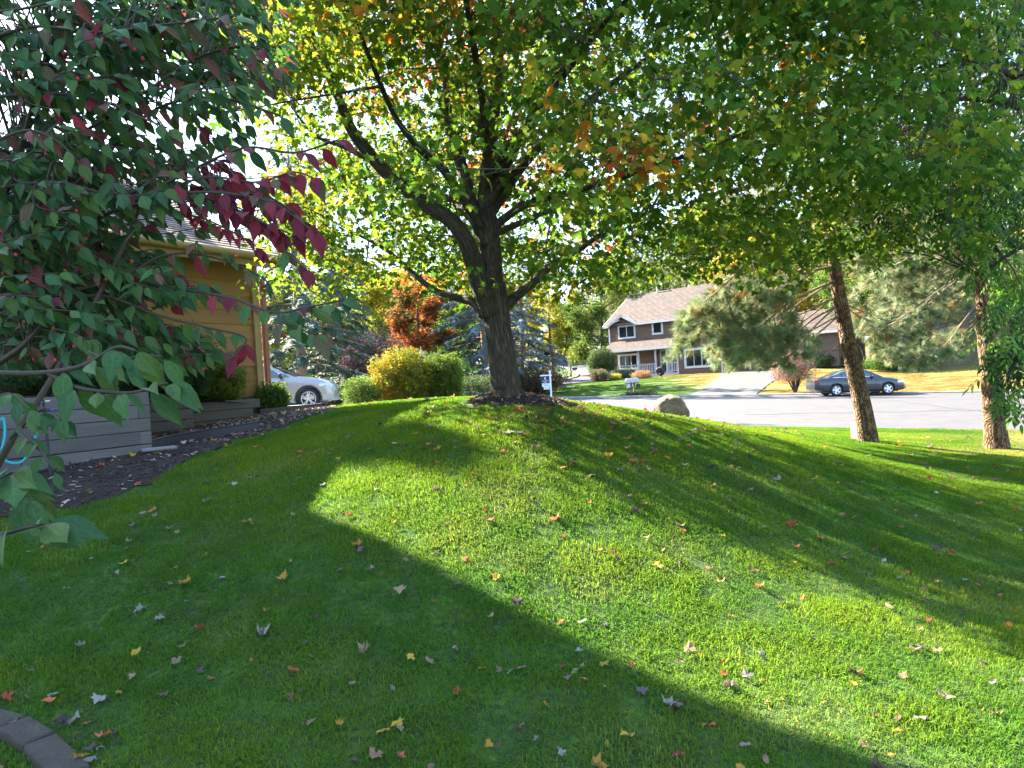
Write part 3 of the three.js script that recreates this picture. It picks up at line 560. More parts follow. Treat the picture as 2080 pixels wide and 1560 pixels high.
{ // the second brown house at the right
  const a = at(1867, 768, 57), y = height(a.x, 57) - 0.1;
  const h = thing('siding_house', 'low brown clapboard house half hidden behind the right-hand pine', 'house', P(a.x, 57, y), 0.12);
  part('wall', [...sidingWall(0, 9, 0, 3.2, 0, 0.2), box(0.12, 3.2, 6, 0.06, 1.6, -3)], std({ map: rep(T.wood, 0.3, 1), color: lin(0.15, 0.115, 0.06), roughness: 0.85 }), h);
  sashWindow(h, 1.55, 2.95, 1.35, 2.65, 0, 2, 0.1);
  const roof = part('roof', [...shingles(-0.4, 9.4, 3.0, 0.5, 5.2, -3.6, 0.25, 0.02), ...shingles(-0.4, 9.4, 3.0, -7.6, 5.2, -3.6, 0.5, 0.02)], M.shingleFar, h);
  part('eave_board', box(9.8, 0.18, 0.05, 4.5, 2.95, 0.52), M.taupeDark, roof);
}
{ // a grey house far up the street
  const a = at(1167, 738, 118), y = height(a.x, 118) - 0.3;
  const h = thing('grey_house', 'small grey weathered house at the far end of the uphill street', 'house', P(a.x - 1, 118, y), 0.5);
  part('wall', [box(5.6, 2.4, 0.2, 0, 1.2, 0), box(0.2, 2.4, 5, 2.7, 1.2, -2.5), prism([[-5, 2.4], [0, 2.4], [-2.5, 4.2]], 0.18).rotateY(Math.PI / 2).scale(-1, 1, 1).translate(2.8, 0, -5)], std({ map: rep(T.wood, 0.3, 1), color: lin(0.26, 0.20, 0.155), roughness: 0.9 }), h);
  part('roof', [...shingles(-3.2, 3.2, 2.2, 0.4, 4.2, -2.5, 0.5, 0.02), ...shingles(-3.2, 3.2, 2.2, -5.4, 4.2, -2.5, 0.5, 0.02)], M.shingleFar, h);
  part('garage_door', box(2.6, 2, 0.06, -0.6, 1.0, 0.13), std({ color: lin(0.10, 0.10, 0.11), roughness: 0.8 }), h);
}
// ---------------------------------------------------------------- leaves, clumps, tufts
function fanLeaf(outline, cx, cy, fold = 0.15, droop = 0.12) {   // outline of the right half, stem to tip; mirrored
  const pts = [...outline, ...outline.slice(1, -1).reverse().map(([x, y]) => [-x, y])], pos = [cx, cy, 0], idx = [], uv = [0.5, cy];
  for (const [x, y] of pts) { pos.push(x, y, fold * Math.abs(x) - droop * y * y); uv.push(x * 0.5 + 0.5, y); }
  for (let i = 0; i < pts.length; i++) idx.push(0, 1 + i, 1 + (i + 1) % pts.length);
  return geoFrom(pos, idx, uv);
}
const G = {};
G.maple = fanLeaf([[0, 0], [0.20, 0.02], [0.34, -0.06], [0.33, 0.14], [0.58, 0.36], [0.36, 0.46], [0.22, 0.50], [0.26, 0.78], [0.10, 0.76], [0, 1.02]], 0, 0.36, 0.22, 0.18);
G.mapleB = fanLeaf([[0, 0], [0.22, -0.03], [0.30, 0.12], [0.60, 0.22], [0.46, 0.36], [0.56, 0.58], [0.22, 0.52], [0.22, 0.74], [0, 1.0]], 0, 0.34, -0.18, 0.30);
G.lance = fanLeaf([[0, 0], [0.14, 0.2], [0.17, 0.45], [0.10, 0.75], [0, 1.05]], 0, 0.45, 0.2, 0.25);
G.oval = fanLeaf([[0, 0], [0.24, 0.18], [0.30, 0.45], [0.18, 0.78], [0, 1.0]], 0, 0.45, 0.2, 0.1);
function clump(seed, n, size, outline = 'oval') {    // a small handful of leaves in the unit ball
  const r = rngOf(seed), list = [];
  for (let i = 0; i < n; i++) {
    const th = r() * 6.283, ph = Math.acos(2 * r() - 1), R = Math.cbrt(r());
    const s = size * (0.7 + 0.6 * r()), pos = [0, 0, 0, 0.30 * s, 0.4 * s, 0.06 * s, 0, s, -0.05 * s, -0.30 * s, 0.4 * s, 0.06 * s];
    const g = geoFrom(pos, [0, 1, 2, 0, 2, 3], [0, 0, 1, 0.4, 0, 1, 0, 0.4]);
    g.rotateX(-0.6 - r() * 1.4); g.rotateZ((r() - 0.5) * 1.6); g.rotateY(r() * 6.283);
    g.translate(Math.sin(ph) * Math.cos(th) * R, Math.cos(ph) * R * 0.8, Math.sin(ph) * Math.sin(th) * R); list.push(g);
  }
  return merge(list);
}
G.clump = [clump(1, 16, 0.55), clump(2, 16, 0.5), clump(3, 18, 0.6)];
G.fineClump = [clump(4, 26, 0.42), clump(5, 28, 0.40)];
function needleTuft(seed, n, len, wid, spread) {     // needles round a short shoot that points along +y
  const r = rngOf(seed), pos = [], idx = [];
  for (let i = 0; i < n; i++) {
    const a = r() * 6.283, e = spread * (0.35 + 0.65 * r()), y0 = (r() - 0.3) * 0.35 * len, L = len * (0.7 + 0.4 * r());
    const d = V(Math.sin(e) * Math.cos(a), Math.cos(e), Math.sin(e) * Math.sin(a)), s = V(-Math.sin(a), 0, Math.cos(a)).multiplyScalar(wid), b = pos.length / 3;
    pos.push(-s.x, y0 - s.y, -s.z, s.x, y0, s.z, d.x * L, y0 + d.y * L - 0.1 * L * e, d.z * L); idx.push(b, b + 1, b + 2);
  }
  return geoFrom(pos, idx);
}
G.pine = [needleTuft(3, 40, 0.155, 0.0042, 1.2), needleTuft(8, 40, 0.145, 0.0042, 1.45)];
function spray(seed, n) {            // a flat spruce spray, one metre long, along +y
  const r = rngOf(seed), pos = [], idx = [];
  const needle = (o, d, L, w) => { const s = d.clone().cross(V(0, 0, 1)).normalize().multiplyScalar(w), b = pos.length / 3; pos.push(o.x - s.x, o.y - s.y, o.z, o.x + s.x, o.y + s.y, o.z, o.x + d.x * L, o.y + d.y * L, o.z + d.z * L); idx.push(b, b + 1, b + 2); };
  for (let i = 0; i < n; i++) { const t = i / n, sd = i % 2 ? 1 : -1, d = V(sd * (0.75 + 0.2 * r()), 0.55 + 0.3 * r(), (r() - 0.6) * 0.7).normalize(); needle(V(0, t * 0.85, -0.15 * t * t), d, (0.42 - 0.26 * t) * (0.7 + 0.5 * r()), 0.05); }
  for (let i = 0; i < n; i++) { const t = r(), d = V((r() - 0.5) * 1.4, 0.4, (r() - 0.7) * 1.2).normalize(); needle(V((r() - 0.5) * 0.3 * (1 - t), t * 0.8, -0.1 * t), d, 0.22, 0.035); }
  needle(V(0, 0.7, -0.1), V(0, 1, -0.2).normalize(), 0.35, 0.05);
  return geoFrom(pos, idx);
}
G.spray = [spray(1, 16), spray(2, 16)];
// matrix with the shape's y along dir and its z near up
const _m = new THREE.Matrix4();
function pose(p, dir, up, s, roll = 0) {
  const y = dir.clone().normalize(); let x = y.clone().cross(up); if (x.lengthSq() < 1e-6) x = y.clone().cross(V(1, 0, 0.3)); x.normalize();
  const z = x.clone().cross(y); if (roll) { x.applyAxisAngle(y, roll); z.applyAxisAngle(y, roll); }
  const sc = typeof s === 'number' ? [s, s, s] : s;
  return new THREE.Matrix4().makeBasis(x.multiplyScalar(sc[0]), y.multiplyScalar(sc[1]), z.multiplyScalar(sc[2])).setPosition(p);
}
const onBall = (r) => { const z = 2 * r() - 1, a = r() * 6.283, s = Math.sqrt(1 - z * z); return V(s * Math.cos(a), z, s * Math.sin(a)); };
function pick(palette, r) { const t = r() * palette.reduce((s, p) => s + p[1], 0); let a = 0; for (const [c, w] of palette) if ((a += w) >= t) return c; return palette[0][0]; }
const vary = (c, r, k = 0.25) => { const f = 1 - k + 2 * k * r(), h = (r() - 0.5) * 0.12; return lin(c[0] * f * (1 + h), c[1] * f, c[2] * f * (1 - h)); };
const hang = (r, d = 0.6) => V((r() - 0.5) * 2, -d * (0.4 + r()), (r() - 0.5) * 2).normalize();

// ---------------------------------------------------------------- broadleaf trees of the background
function broadTree(name, label, px, Z, H, R, palette, o = {}) {
  const seed = o.seed ?? Math.round(px * 7 + Z), r = rngOf(seed), X = o.X ?? at(px, 700, Z).x, y0 = height(X, Z) - 0.15;
  const t = thing(name, label, o.category ?? 'tree', P(X, Z, y0), 0, o.group);
  const tr = o.trunk ?? H * 0.022, wood = [], tips = [], lean = (r() - 0.5) * 0.08 * H, base = o.base ?? 0.28;
  const spine = (k) => V(lean * k * k + 0.15 * Math.sin(k * 5 + seed), k * H * 0.9, lean * 0.5 * k);
  wood.push(limb(Array.from({ length: 9 }, (_, i) => spine(i / 8 )), (k) => tr * (1 + 0.6 * Math.exp(-k * 22)) * (1 - 0.93 * k) + 0.01, 7, 0.08, seed));
  const nl = o.limbs ?? 12;
  for (let i = 0; i < nl; i++) {
    const k = lerp(base * 0.7, 0.85, (i + r() * 0.6) / nl), a = i * 2.4 + r(), L = R * (0.95 - 0.5 * Math.max(0, k - 0.45)) * (0.7 + 0.4 * r()), s = spine(k);
    const e = s.clone().add(V(Math.cos(a) * L, L * (0.25 + 0.5 * r()), Math.sin(a) * L)), m = s.clone().lerp(e, 0.5).add(V(0, -0.08 * L, 0));
    wood.push(limb(curvePts([s, m, e], 5), (q) => tr * 0.38 * (1 - k * 0.6) * (1 - 0.85 * q) + 0.008, 5)); tips.push(e, m.lerp(e, 0.5));
  }
  part('trunk', wood, o.bark ?? M.barkTwig, t);
  // crown: overlapping lobes hung on the limbs
  const n = o.n ?? 1500, list = [[], [], []], lobes = [];
  const nLobe = o.lobes ?? 26;
  for (let i = 0; i < nLobe; i++) { const k = Math.pow(r(), 0.8), yy = lerp(base, 0.97, k), a = r() * 6.283, rr = R * Math.sqrt(Math.max(0.02, Math.sin(Math.PI * clamp((yy - base + 0.08) / (1.06 - base), 0, 1)))) * (0.35 + 0.6 * Math.sqrt(r())), c = spine(yy); lobes.push([V(c.x + Math.cos(a) * rr, yy * H, c.z + Math.sin(a) * rr), R * (0.22 + 0.2 * r()), pick(palette, r)]); }
  for (const e of tips) lobes.push([e, R * (0.2 + 0.14 * r()), pick(palette, r)]);
  for (let i = 0; i < n; i++) {
    const [c, lr, pc] = lobes[Math.floor(r() * lobes.length)], d = onBall(r), q = lr * Math.pow(r(), 0.45), p = c.clone().add(V(d.x * q, d.y * q * 0.75, d.z * q));
    if (p.y < H * base * 0.55) continue;
    const s = (o.leaf ?? 0.42) * (0.7 + 0.6 * r());
    list[i % 3].push([pose(p, V((r() - 0.5), 0.5 + r(), r() - 0.5), V(r() - 0.5, r(), r() - 0.5), s), vary(r() < 0.75 ? pc : pick(palette, r), r, 0.3)]);
  }
  const crown = new THREE.Group(); crown.name = 'crown'; t.add(crown);
  list.forEach((l, i) => l.length && copies('foliage', G.clump[i], M.leaf, l, crown, 'stuff'));
  return t;
}
// ---------------------------------------------------------------- spruces
function spruce(label, px, Z, H, R, color, o = {}) {
  const seed = Math.round(px * 3 + Z), r = rngOf(seed), X = at(px, 700, Z).x, y0 = height(X, Z) - 0.1;
  const t = thing('spruce_tree', label, 'tree', P(X, Z, y0), 0, 'spruces across the drive');
  const wood = [limb([0, 0.2, 0.5, 0.8, 1].map((k) => V(0, k * H, 0)), (k) => 0.021 * H * (1 - 0.95 * k) + 0.01, 8, 0.06, seed)], list = [[], []];
  const start = o.start ?? 0.09, nb = o.nb ?? 95;
  for (let i = 0; i < nb; i++) {
    const k = lerp(start, 0.98, Math.pow(i / nb, 0.9)), a = i * 2.39996 + r() * 0.6, L = R * Math.pow(1 - k, 0.75) * (0.75 + 0.4 * r()) * (k < start + 0.05 ? 0.85 : 1) + 0.15;
    const s = V(0, k * H, 0), d = V(Math.cos(a), 0, Math.sin(a)), pts = [0, 0.35, 0.7, 1].map((q) => s.clone().addScaledVector(d, L * q).add(V(0, L * (0.12 * q - 0.42 * q * q + 0.12 * q * q * q), 0)));
    wood.push(limb(pts, (q) => 0.03 * (1 - k) * (1 - 0.8 * q) * H / 10 + 0.006, 4));
    const ns = Math.ceil(L * (o.dens ?? 7));
    for (let j = 0; j < ns; j++) {
      const q = 0.18 + 0.85 * (j + r()) / ns, f = Math.min(q, 0.999) * 3, i0 = Math.floor(f), p = pts[i0].clone().lerp(pts[Math.min(3, i0 + 1)], f - i0), side = (r() - 0.5) * 2.2;
      const dir = d.clone().applyAxisAngle(V(0, 1, 0), side).add(V(0, -0.25 - 0.5 * r(), 0));
      const c = vary(r() < 0.18 ? (o.tip ?? color) : color, r, 0.35);
      list[j % 2].push([pose(p.add(V(0, (r() - 0.5) * 0.2, 0)), dir, V(0, 1, 0), (o.size ?? 0.75) * (0.6 + 0.6 * r()) * (1.15 - 0.5 * k)), c]);
    }
  }
  part('trunk', wood, M.pineTwig, t);
  const crown = new THREE.Group(); crown.name = 'crown'; t.add(crown);
  list.forEach((l, i) => copies('foliage', G.spray[i], M.needle, l, crown, 'stuff'));
}
// ---------------------------------------------------------------- shrubs: many stems, dense skin of leaves
function shrub(name, label, px, py, Z, w, h, palette, o = {}) {
  const seed = Math.round(px + Z * 13), r = rngOf(seed), X = o.X ?? at(px, py, Z).x, y0 = o.y ?? surface(X, Z) - 0.03;
  const t = thing(name, label, 'shrub', P(X, Z, y0), 0, o.group), wood = [], n = o.stems ?? 14, d = o.d ?? w;
  for (let i = 0; i < n; i++) { const a = i / n * 6.283 + r(), k = 0.35 + 0.5 * r(), e = V(Math.cos(a) * w / 2 * k, h * (0.55 + 0.3 * r()), Math.sin(a) * d / 2 * k); wood.push(limb(curvePts([V(Math.cos(a) * 0.06, 0, Math.sin(a) * 0.06), V(e.x * 0.4, e.y * 0.5, e.z * 0.4), e], 4), (q) => 0.012 * (1 - 0.7 * q) * h + 0.002, 4)); }
  part('stems', wood, M.barkTwig, t);
  const list = [[], []], N = o.n ?? 900, pw = o.pow ?? 2.6;
  for (let i = 0; i < N; i++) {
    const v = onBall(r), q = Math.pow(r(), 0.33), L = Math.pow(Math.abs(v.x) ** pw + Math.abs(v.y) ** pw + Math.abs(v.z) ** pw, -1 / pw);
    const f = q * L * (1 + (o.rough ?? 0.16) * noise(v.x * 2.4 + seed, v.y * 2.4, v.z * 2.4) + 0.06 * (r() - 0.5)) * (r() < 0.1 ? 1.05 + 0.16 * r() : 1);
    const p = V(v.x * f * w / 2, h * 0.53 + v.y * f * h * 0.47, v.z * f * d / 2); if (p.y < h * (o.skirt ?? 0.08)) continue;
    list[i % 2].push([pose(p, V(v.x * 0.7 + r() - 0.5, 0.8 + r() * 0.5, v.z * 0.7 + r() - 0.5), V(r() - 0.5, r(), r() - 0.5), (o.leaf ?? 0.11) * (0.7 + 0.6 * r())), vary(pick(o.side ? (v[o.side[0]] * o.side[1] + 0.5 * noise(p.x * 3, p.y * 3, p.z * 3) > 0.1 ? o.side[2] : palette) : palette, r), r, 0.3)]);
  }
  const crown = new THREE.Group(); crown.name = 'crown'; t.add(crown);
  list.forEach((l, i) => copies('foliage', (o.fine ? G.fineClump : G.clump)[i], M.leaf, l, crown, 'stuff'));
  return t;
}
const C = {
  green: [[[0.07, 0.14, 0.02], 3], [[0.10, 0.17, 0.03], 2]],
  yellowGreen: [[[0.20, 0.24, 0.03], 3], [[0.12, 0.20, 0.03], 2], [[0.32, 0.28, 0.03], 1]],
  yellow: [[[0.50, 0.36, 0.03], 3], [[0.42, 0.36, 0.04], 2], [[0.55, 0.26, 0.03], 1]],
  red: [[[0.22, 0.05, 0.025], 3], [[0.30, 0.085, 0.025], 2], [[0.14, 0.07, 0.025], 1.5]],
  orange: [[[0.55, 0.16, 0.02], 2], [[0.5, 0.28, 0.03], 1]],
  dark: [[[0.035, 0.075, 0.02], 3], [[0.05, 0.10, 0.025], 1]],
  greyGreen: [[[0.11, 0.15, 0.06], 2], [[0.15, 0.17, 0.08], 1]],
  purpleGrey: [[[0.13, 0.08, 0.085], 3], [[0.18, 0.12, 0.11], 1]],
  olive: [[[0.16, 0.17, 0.04], 3], [[0.10, 0.14, 0.03], 2], [[0.34, 0.27, 0.04], 1]],
};
// spruces
spruce('dark green spruce with bare lower trunk behind the silver car', 610, 35, 13.5, 4.2, [0.035, 0.075, 0.045], { start: 0.17, tip: [0.06, 0.11, 0.06] });
spruce('dark spruce with drooping boughs to the right of the silver car', 690, 43, 11, 3.2, [0.04, 0.08, 0.05], { start: 0.09, tip: [0.06, 0.11, 0.06] });
spruce('large blue-grey spruce directly behind the maple trunk', 985, 57, 18, 5.0, [0.085, 0.12, 0.12], { start: 0.05, tip: [0.13, 0.165, 0.165], nb: 130 });
spruce('blue-green spruce overlapping the right side of the maple trunk', 1062, 62, 14, 3.6, [0.06, 0.095, 0.09], { start: 0.06, tip: [0.09, 0.13, 0.12] });
// broadleaf trees, left to right
const far = (a) => broadTree(...a);
broadTree('yellowing_tree', 'tall pale green tree far behind the two dark spruces', 745, 72, 13, 4.4, C.yellowGreen, { n: 1700, group: 'background trees on the left' });
broadTree('yellowing_tree', 'slim yellow tree between the dark spruces and the red maple', 797, 66, 11.5, 2.4, [[[0.42, 0.36, 0.03], 2], [[0.25, 0.28, 0.03], 2]], { n: 1100, group: 'background trees on the left' });
broadTree('red_maple_tree', 'small red and orange maple left of the blue spruce', 846, 58, 10, 2.5, [[[0.24, 0.06, 0.025], 2], [[0.30, 0.10, 0.025], 2], [[0.13, 0.10, 0.03], 2]], { n: 1100, base: 0.22, lobes: 12, group: 'background trees on the left' });
broadTree('orange_maple_tree', 'orange maple crown rising behind the red maple', 822, 78, 12.5, 2.6, C.orange, { n: 900, base: 0.45, group: 'background trees on the left' });
broadTree('green_tree', 'deep green tree filling the gap behind the red maple', 885, 84, 12, 4.6, C.green, { n: 1600, group: 'background trees on the left' });
broadTree('green_tree', 'green tree far left behind the first spruce', 640, 88, 14, 6, C.green, { n: 1600, group: 'background trees on the left' });
broadTree('green_tree', 'broad green tree left of the ochre house roof', 470, 75, 12, 6, C.olive, { n: 1500, group: 'background trees on the left' });
broadTree('yellow_tree', 'yellow and green tree just right of the blue spruces', 1118, 92, 11.5, 3.4, [[[0.45, 0.36, 0.04], 2], [[0.24, 0.27, 0.04], 2]], { n: 1400, group: 'trees along the uphill street' });
broadTree('yellow_tree', 'low yellow-green tree beside the far end of the street', 1150, 125, 9.5, 4, C.yellowGreen, { n: 1100, leaf: 0.55, group: 'trees along the uphill street' });
broadTree('yellow_tree', 'pale olive tree on the far right side of the uphill street', 1185, 135, 12, 4.5, C.olive, { n: 1100, leaf: 0.55, group: 'trees along the uphill street' });
broadTree('green_tree', 'large green tree hiding the left end of the brown house', 1222, 84, 13.5, 4.4, [[[0.09, 0.15, 0.03], 3], [[0.15, 0.2, 0.04], 2], [[0.3, 0.28, 0.04], 0.6]], { n: 2200, base: 0.12, group: 'trees behind the brown house' });
broadTree('green_tree', 'tall dark green tree behind the ridge of the brown house', 1295, 98, 17, 5.5, C.greyGreen, { n: 2000, group: 'trees behind the brown house' });
broadTree('thin_tree', 'thinly leaved grey tree above the vent of the brown house', 1352, 92, 16, 4.5, C.greyGreen, { n: 420, limbs: 26, group: 'trees behind the brown house' });
broadTree('thin_tree', 'almost bare tree against the pale sky right of the vent', 1400, 105, 20, 5, C.olive, { n: 300, limbs: 30, group: 'trees behind the brown house' });
broadTree('yellow_tree', 'bright yellow tree behind the garage of the brown house', 1545, 82, 17, 5.2, C.yellow, { n: 2600, group: 'trees behind the brown house' });
broadTree('yellow_tree', 'yellow-green tree right of the bright yellow one', 1660, 80, 18, 5.5, [[[0.38, 0.33, 0.04], 2], [[0.16, 0.2, 0.04], 3]], { n: 2200, group: 'trees behind the brown house' });
broadTree('green_tree', 'olive tree between the two pines, far behind the parked sedan', 1770, 70, 17, 5.5, C.olive, { n: 2600, base: 0.2, group: 'trees behind the parked sedan' });
broadTree('green_tree', 'twin-trunked dark tree behind the front of the sedan', 1812, 60, 14, 4.5, C.green, { n: 1700, base: 0.3, trunk: 0.45, bark: M.bark, group: 'trees behind the parked sedan' });
broadTree('green_tree', 'shady tree just left of the low clapboard house', 1852, 63, 13, 4, C.green, { n: 1500, base: 0.3, trunk: 0.35, bark: M.bark, group: 'trees behind the parked sedan' });
broadTree('green_tree', 'olive and yellow tree above the low clapboard house', 1930, 78, 19, 6, C.olive, { n: 2400, group: 'trees behind the parked sedan' });
broadTree('green_tree', 'green tree at the right edge behind the second pine', 2050, 62, 16, 6, C.green, { n: 2200, base: 0.12, group: 'trees behind the parked sedan' });
broadTree('green_tree', 'tall green tree behind the right edge of the picture', 2180, 70, 18, 6, C.olive, { n: 1500, group: 'trees behind the parked sedan' });
broadTree('columnar_tree', 'tall narrow tree behind the ochre house, shading the upper lawn', -108, 18.35, 11.5, 1.05, C.green, { X: -13.7, n: 1000, leaf: 0.3, base: 0.1, lobes: 34 });
{ // the wood that closes the horizon, one mass
  const r = rngOf(77), list = [[], [], []];
  for (let px = 350; px < 2350; px += 7) {
    if (px > 1095 && px < 1205) continue;
    const Z = 125 + 30 * r(), X = at(px, 700, Z).x, H = 9 + 7 * r() + (px > 1400 ? 5 : 0), pal = pick([[C.green, 3], [C.olive, 3], [C.yellowGreen, 2], [C.greyGreen, 1]], r), c = pick(pal, r);
    for (let i = 0; i < 34; i++) { const p = P(X + (r() - 0.5) * 6, Z + (r() - 0.5) * 6, height(X, Z) + Math.pow(r(), 0.8) * H); list[i % 3].push([pose(p, V(r() - 0.5, 1, r() - 0.5), V(r() - 0.5, r(), r() - 0.5), 1.0 + 0.7 * r()), vary(c, r, 0.35)]); }
  }
  const g = new THREE.Group(); g.name = 'distant_wood'; g.userData.kind = 'stuff'; tag(g, 'mixed green and yellow wood closing the view behind the houses', 'wood'); scene.add(g);
  list.forEach((l, i) => copies('foliage', G.clump[i], M.leaf, l, g, 'stuff'));
}
// shrubs
shrub('clipped_shrub', 'large rounded golden-green shrub between the two others beyond the lawn crest', 818, 800, 20.5, 1.62, 1.55, [[[0.20, 0.22, 0.025], 2], [[0.30, 0.22, 0.02], 2], [[0.13, 0.17, 0.02], 2]], { n: 2400, leaf: 0.10, rough: 0.3, side: ['x', -1, [[[0.34, 0.28, 0.025], 3], [[0.38, 0.18, 0.02], 1], [[0.22, 0.26, 0.03], 2]]], group: 'shrubs beyond the lawn crest' });
shrub('clipped_shrub', 'small loose light green shrub nearest the silver car', 736, 800, 20, 0.95, 0.85, [[[0.17, 0.24, 0.05], 2], [[0.10, 0.17, 0.03], 1]], { n: 620, leaf: 0.095, rough: 0.5, group: 'shrubs beyond the lawn crest' });
shrub('clipped_shrub', 'upright boxy green shrub on the right of the golden one', 903, 800, 20.8, 1.0, 1.45, [[[0.14, 0.19, 0.03], 2], [[0.09, 0.14, 0.02], 2]], { n: 1500, leaf: 0.10, pow: 4, rough: 0.28, group: 'shrubs beyond the lawn crest' });
shrub('yew_shrub', 'dark green clipped yew behind the grey timber wall', 345, 740, 9.7, 1.0, 0.95, C.dark, { n: 2600, leaf: 0.06, fine: true, y: 1.58, pow: 3, group: 'shrubs in the raised bed' });
shrub('yew_shrub', 'wide dark evergreen spilling over the nearest timber wall', 190, 760, 8.9, 1.9, 0.78, C.dark, { n: 2800, leaf: 0.065, fine: true, y: 1.6, rough: 0.3, group: 'shrubs in the raised bed' });
shrub('spirea_shrub', 'round feathery gold-green shrub against the ochre siding', 440, 780, 11.2, 0.78, 0.72, [[[0.20, 0.23, 0.03], 2], [[0.12, 0.16, 0.02], 2], [[0.08, 0.06, 0.02], 0.6]], { n: 1700, leaf: 0.06, fine: true, y: 1.44, group: 'shrubs in the raised bed' });
shrub('box_shrub', 'leafy dark green shrub at the house corner in front of the car', 546, 820, 12.1, 0.6, 0.5, [[[0.06, 0.12, 0.02], 3], [[0.12, 0.16, 0.02], 1]], { n: 620, leaf: 0.085, rough: 0.3, group: 'shrubs in the raised bed' });
shrub('bare_shrub', 'purple-grey twiggy shrub beyond the drive', 752, 730, 41, 3.6, 4.1, C.purpleGrey, { n: 1100, leaf: 0.22, stems: 40, rough: 0.35 });
shrub('low_evergreen', 'low dark evergreen mound behind the nose of the silver car', 690, 790, 38, 3.0, 1.15, C.dark, { n: 900, leaf: 0.2 });
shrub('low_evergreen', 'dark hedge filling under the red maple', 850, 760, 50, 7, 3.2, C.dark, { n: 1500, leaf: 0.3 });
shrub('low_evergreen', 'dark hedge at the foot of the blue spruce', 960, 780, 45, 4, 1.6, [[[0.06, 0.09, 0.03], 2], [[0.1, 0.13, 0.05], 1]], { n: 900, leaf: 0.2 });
shrub('arborvitae', 'narrow bright green arborvitae cone beside the bare spruce trunk', 629, 760, 36, 0.95, 1.9, [[[0.03, 0.14, 0.03], 1]], { n: 700, leaf: 0.12, pow: 1.4, rough: 0.05 });
shrub('barberry_shrub', 'purple-brown small tree beside the far driveway', 1612, 750, 46, 2.4, 2.6, [[[0.24, 0.13, 0.10], 3], [[0.30, 0.2, 0.16], 1]], { n: 1000, leaf: 0.14, stems: 30, skirt: 0.32, rough: 0.35 });
shrub('garden_plants', 'grey-green perennials along the street left of the maple trunk', 955, 800, 44, 5.2, 0.9, [[[0.13, 0.2, 0.11], 2], [[0.22, 0.28, 0.2], 1]], { n: 900, leaf: 0.16, d: 2, rough: 0.4 });
shrub('garden_plants', 'dark reddish undergrowth left of the real-estate sign', 1085, 770, 56, 5.0, 1.9, [[[0.10, 0.05, 0.035], 2], [[0.08, 0.09, 0.03], 2]], { n: 900, leaf: 0.22, d: 3, rough: 0.4 });
shrub('porch_shrub', 'tall green shrub at the left corner of the white porch', 1222, 740, 71, 2.6, 3.0, [[[0.06, 0.11, 0.03], 3], [[0.14, 0.16, 0.04], 1]], { n: 1300, leaf: 0.2, rough: 0.3, group: 'plants round the porch' });
shrub('porch_shrub', 'low pinkish flowering shrub left of the porch steps', 1218, 775, 67, 1.6, 1.1, [[[0.10, 0.15, 0.05], 2], [[0.36, 0.2, 0.16], 1]], { n: 600, leaf: 0.15, group: 'plants round the porch' });
shrub('porch_shrub', 'blue-green perennials under the porch railing', 1268, 772, 68.5, 2.8, 0.9, [[[0.10, 0.16, 0.10], 2], [[0.14, 0.2, 0.1], 1]], { n: 700, leaf: 0.13, d: 1, rough: 0.4, group: 'plants round the porch' });
shrub('porch_shrub', 'yellow-leaved clump in front of the porch railing', 1250, 776, 66.5, 1.1, 0.6, [[[0.40, 0.36, 0.06], 1]], { n: 300, leaf: 0.12, group: 'plants round the porch' });
shrub('porch_shrub', 'orange and pink flower clump by the porch post', 1304, 772, 65.8, 1.7, 0.7, [[[0.45, 0.22, 0.12], 2], [[0.2, 0.2, 0.08], 1]], { n: 420, leaf: 0.12, group: 'plants round the porch' });
shrub('low_evergreen', 'dark shrubs beside the garage end wall', 1690, 750, 60, 3, 1.1, C.dark, { n: 500, leaf: 0.2, d: 1.4 });
shrub('low_evergreen', 'green undergrowth below the twin-trunked tree', 1835, 770, 56, 6, 1.3, C.green, { n: 800, leaf: 0.22, d: 2, rough: 0.4 });
shrub('mailbox_plants', 'dark low plants round the foot of the mailboxes', 1300, 806, 50, 2.2, 0.32, [[[0.05, 0.09, 0.04], 2], [[0.2, 0.12, 0.06], 1]], { n: 300, leaf: 0.1, d: 0.8, rough: 0.4 });
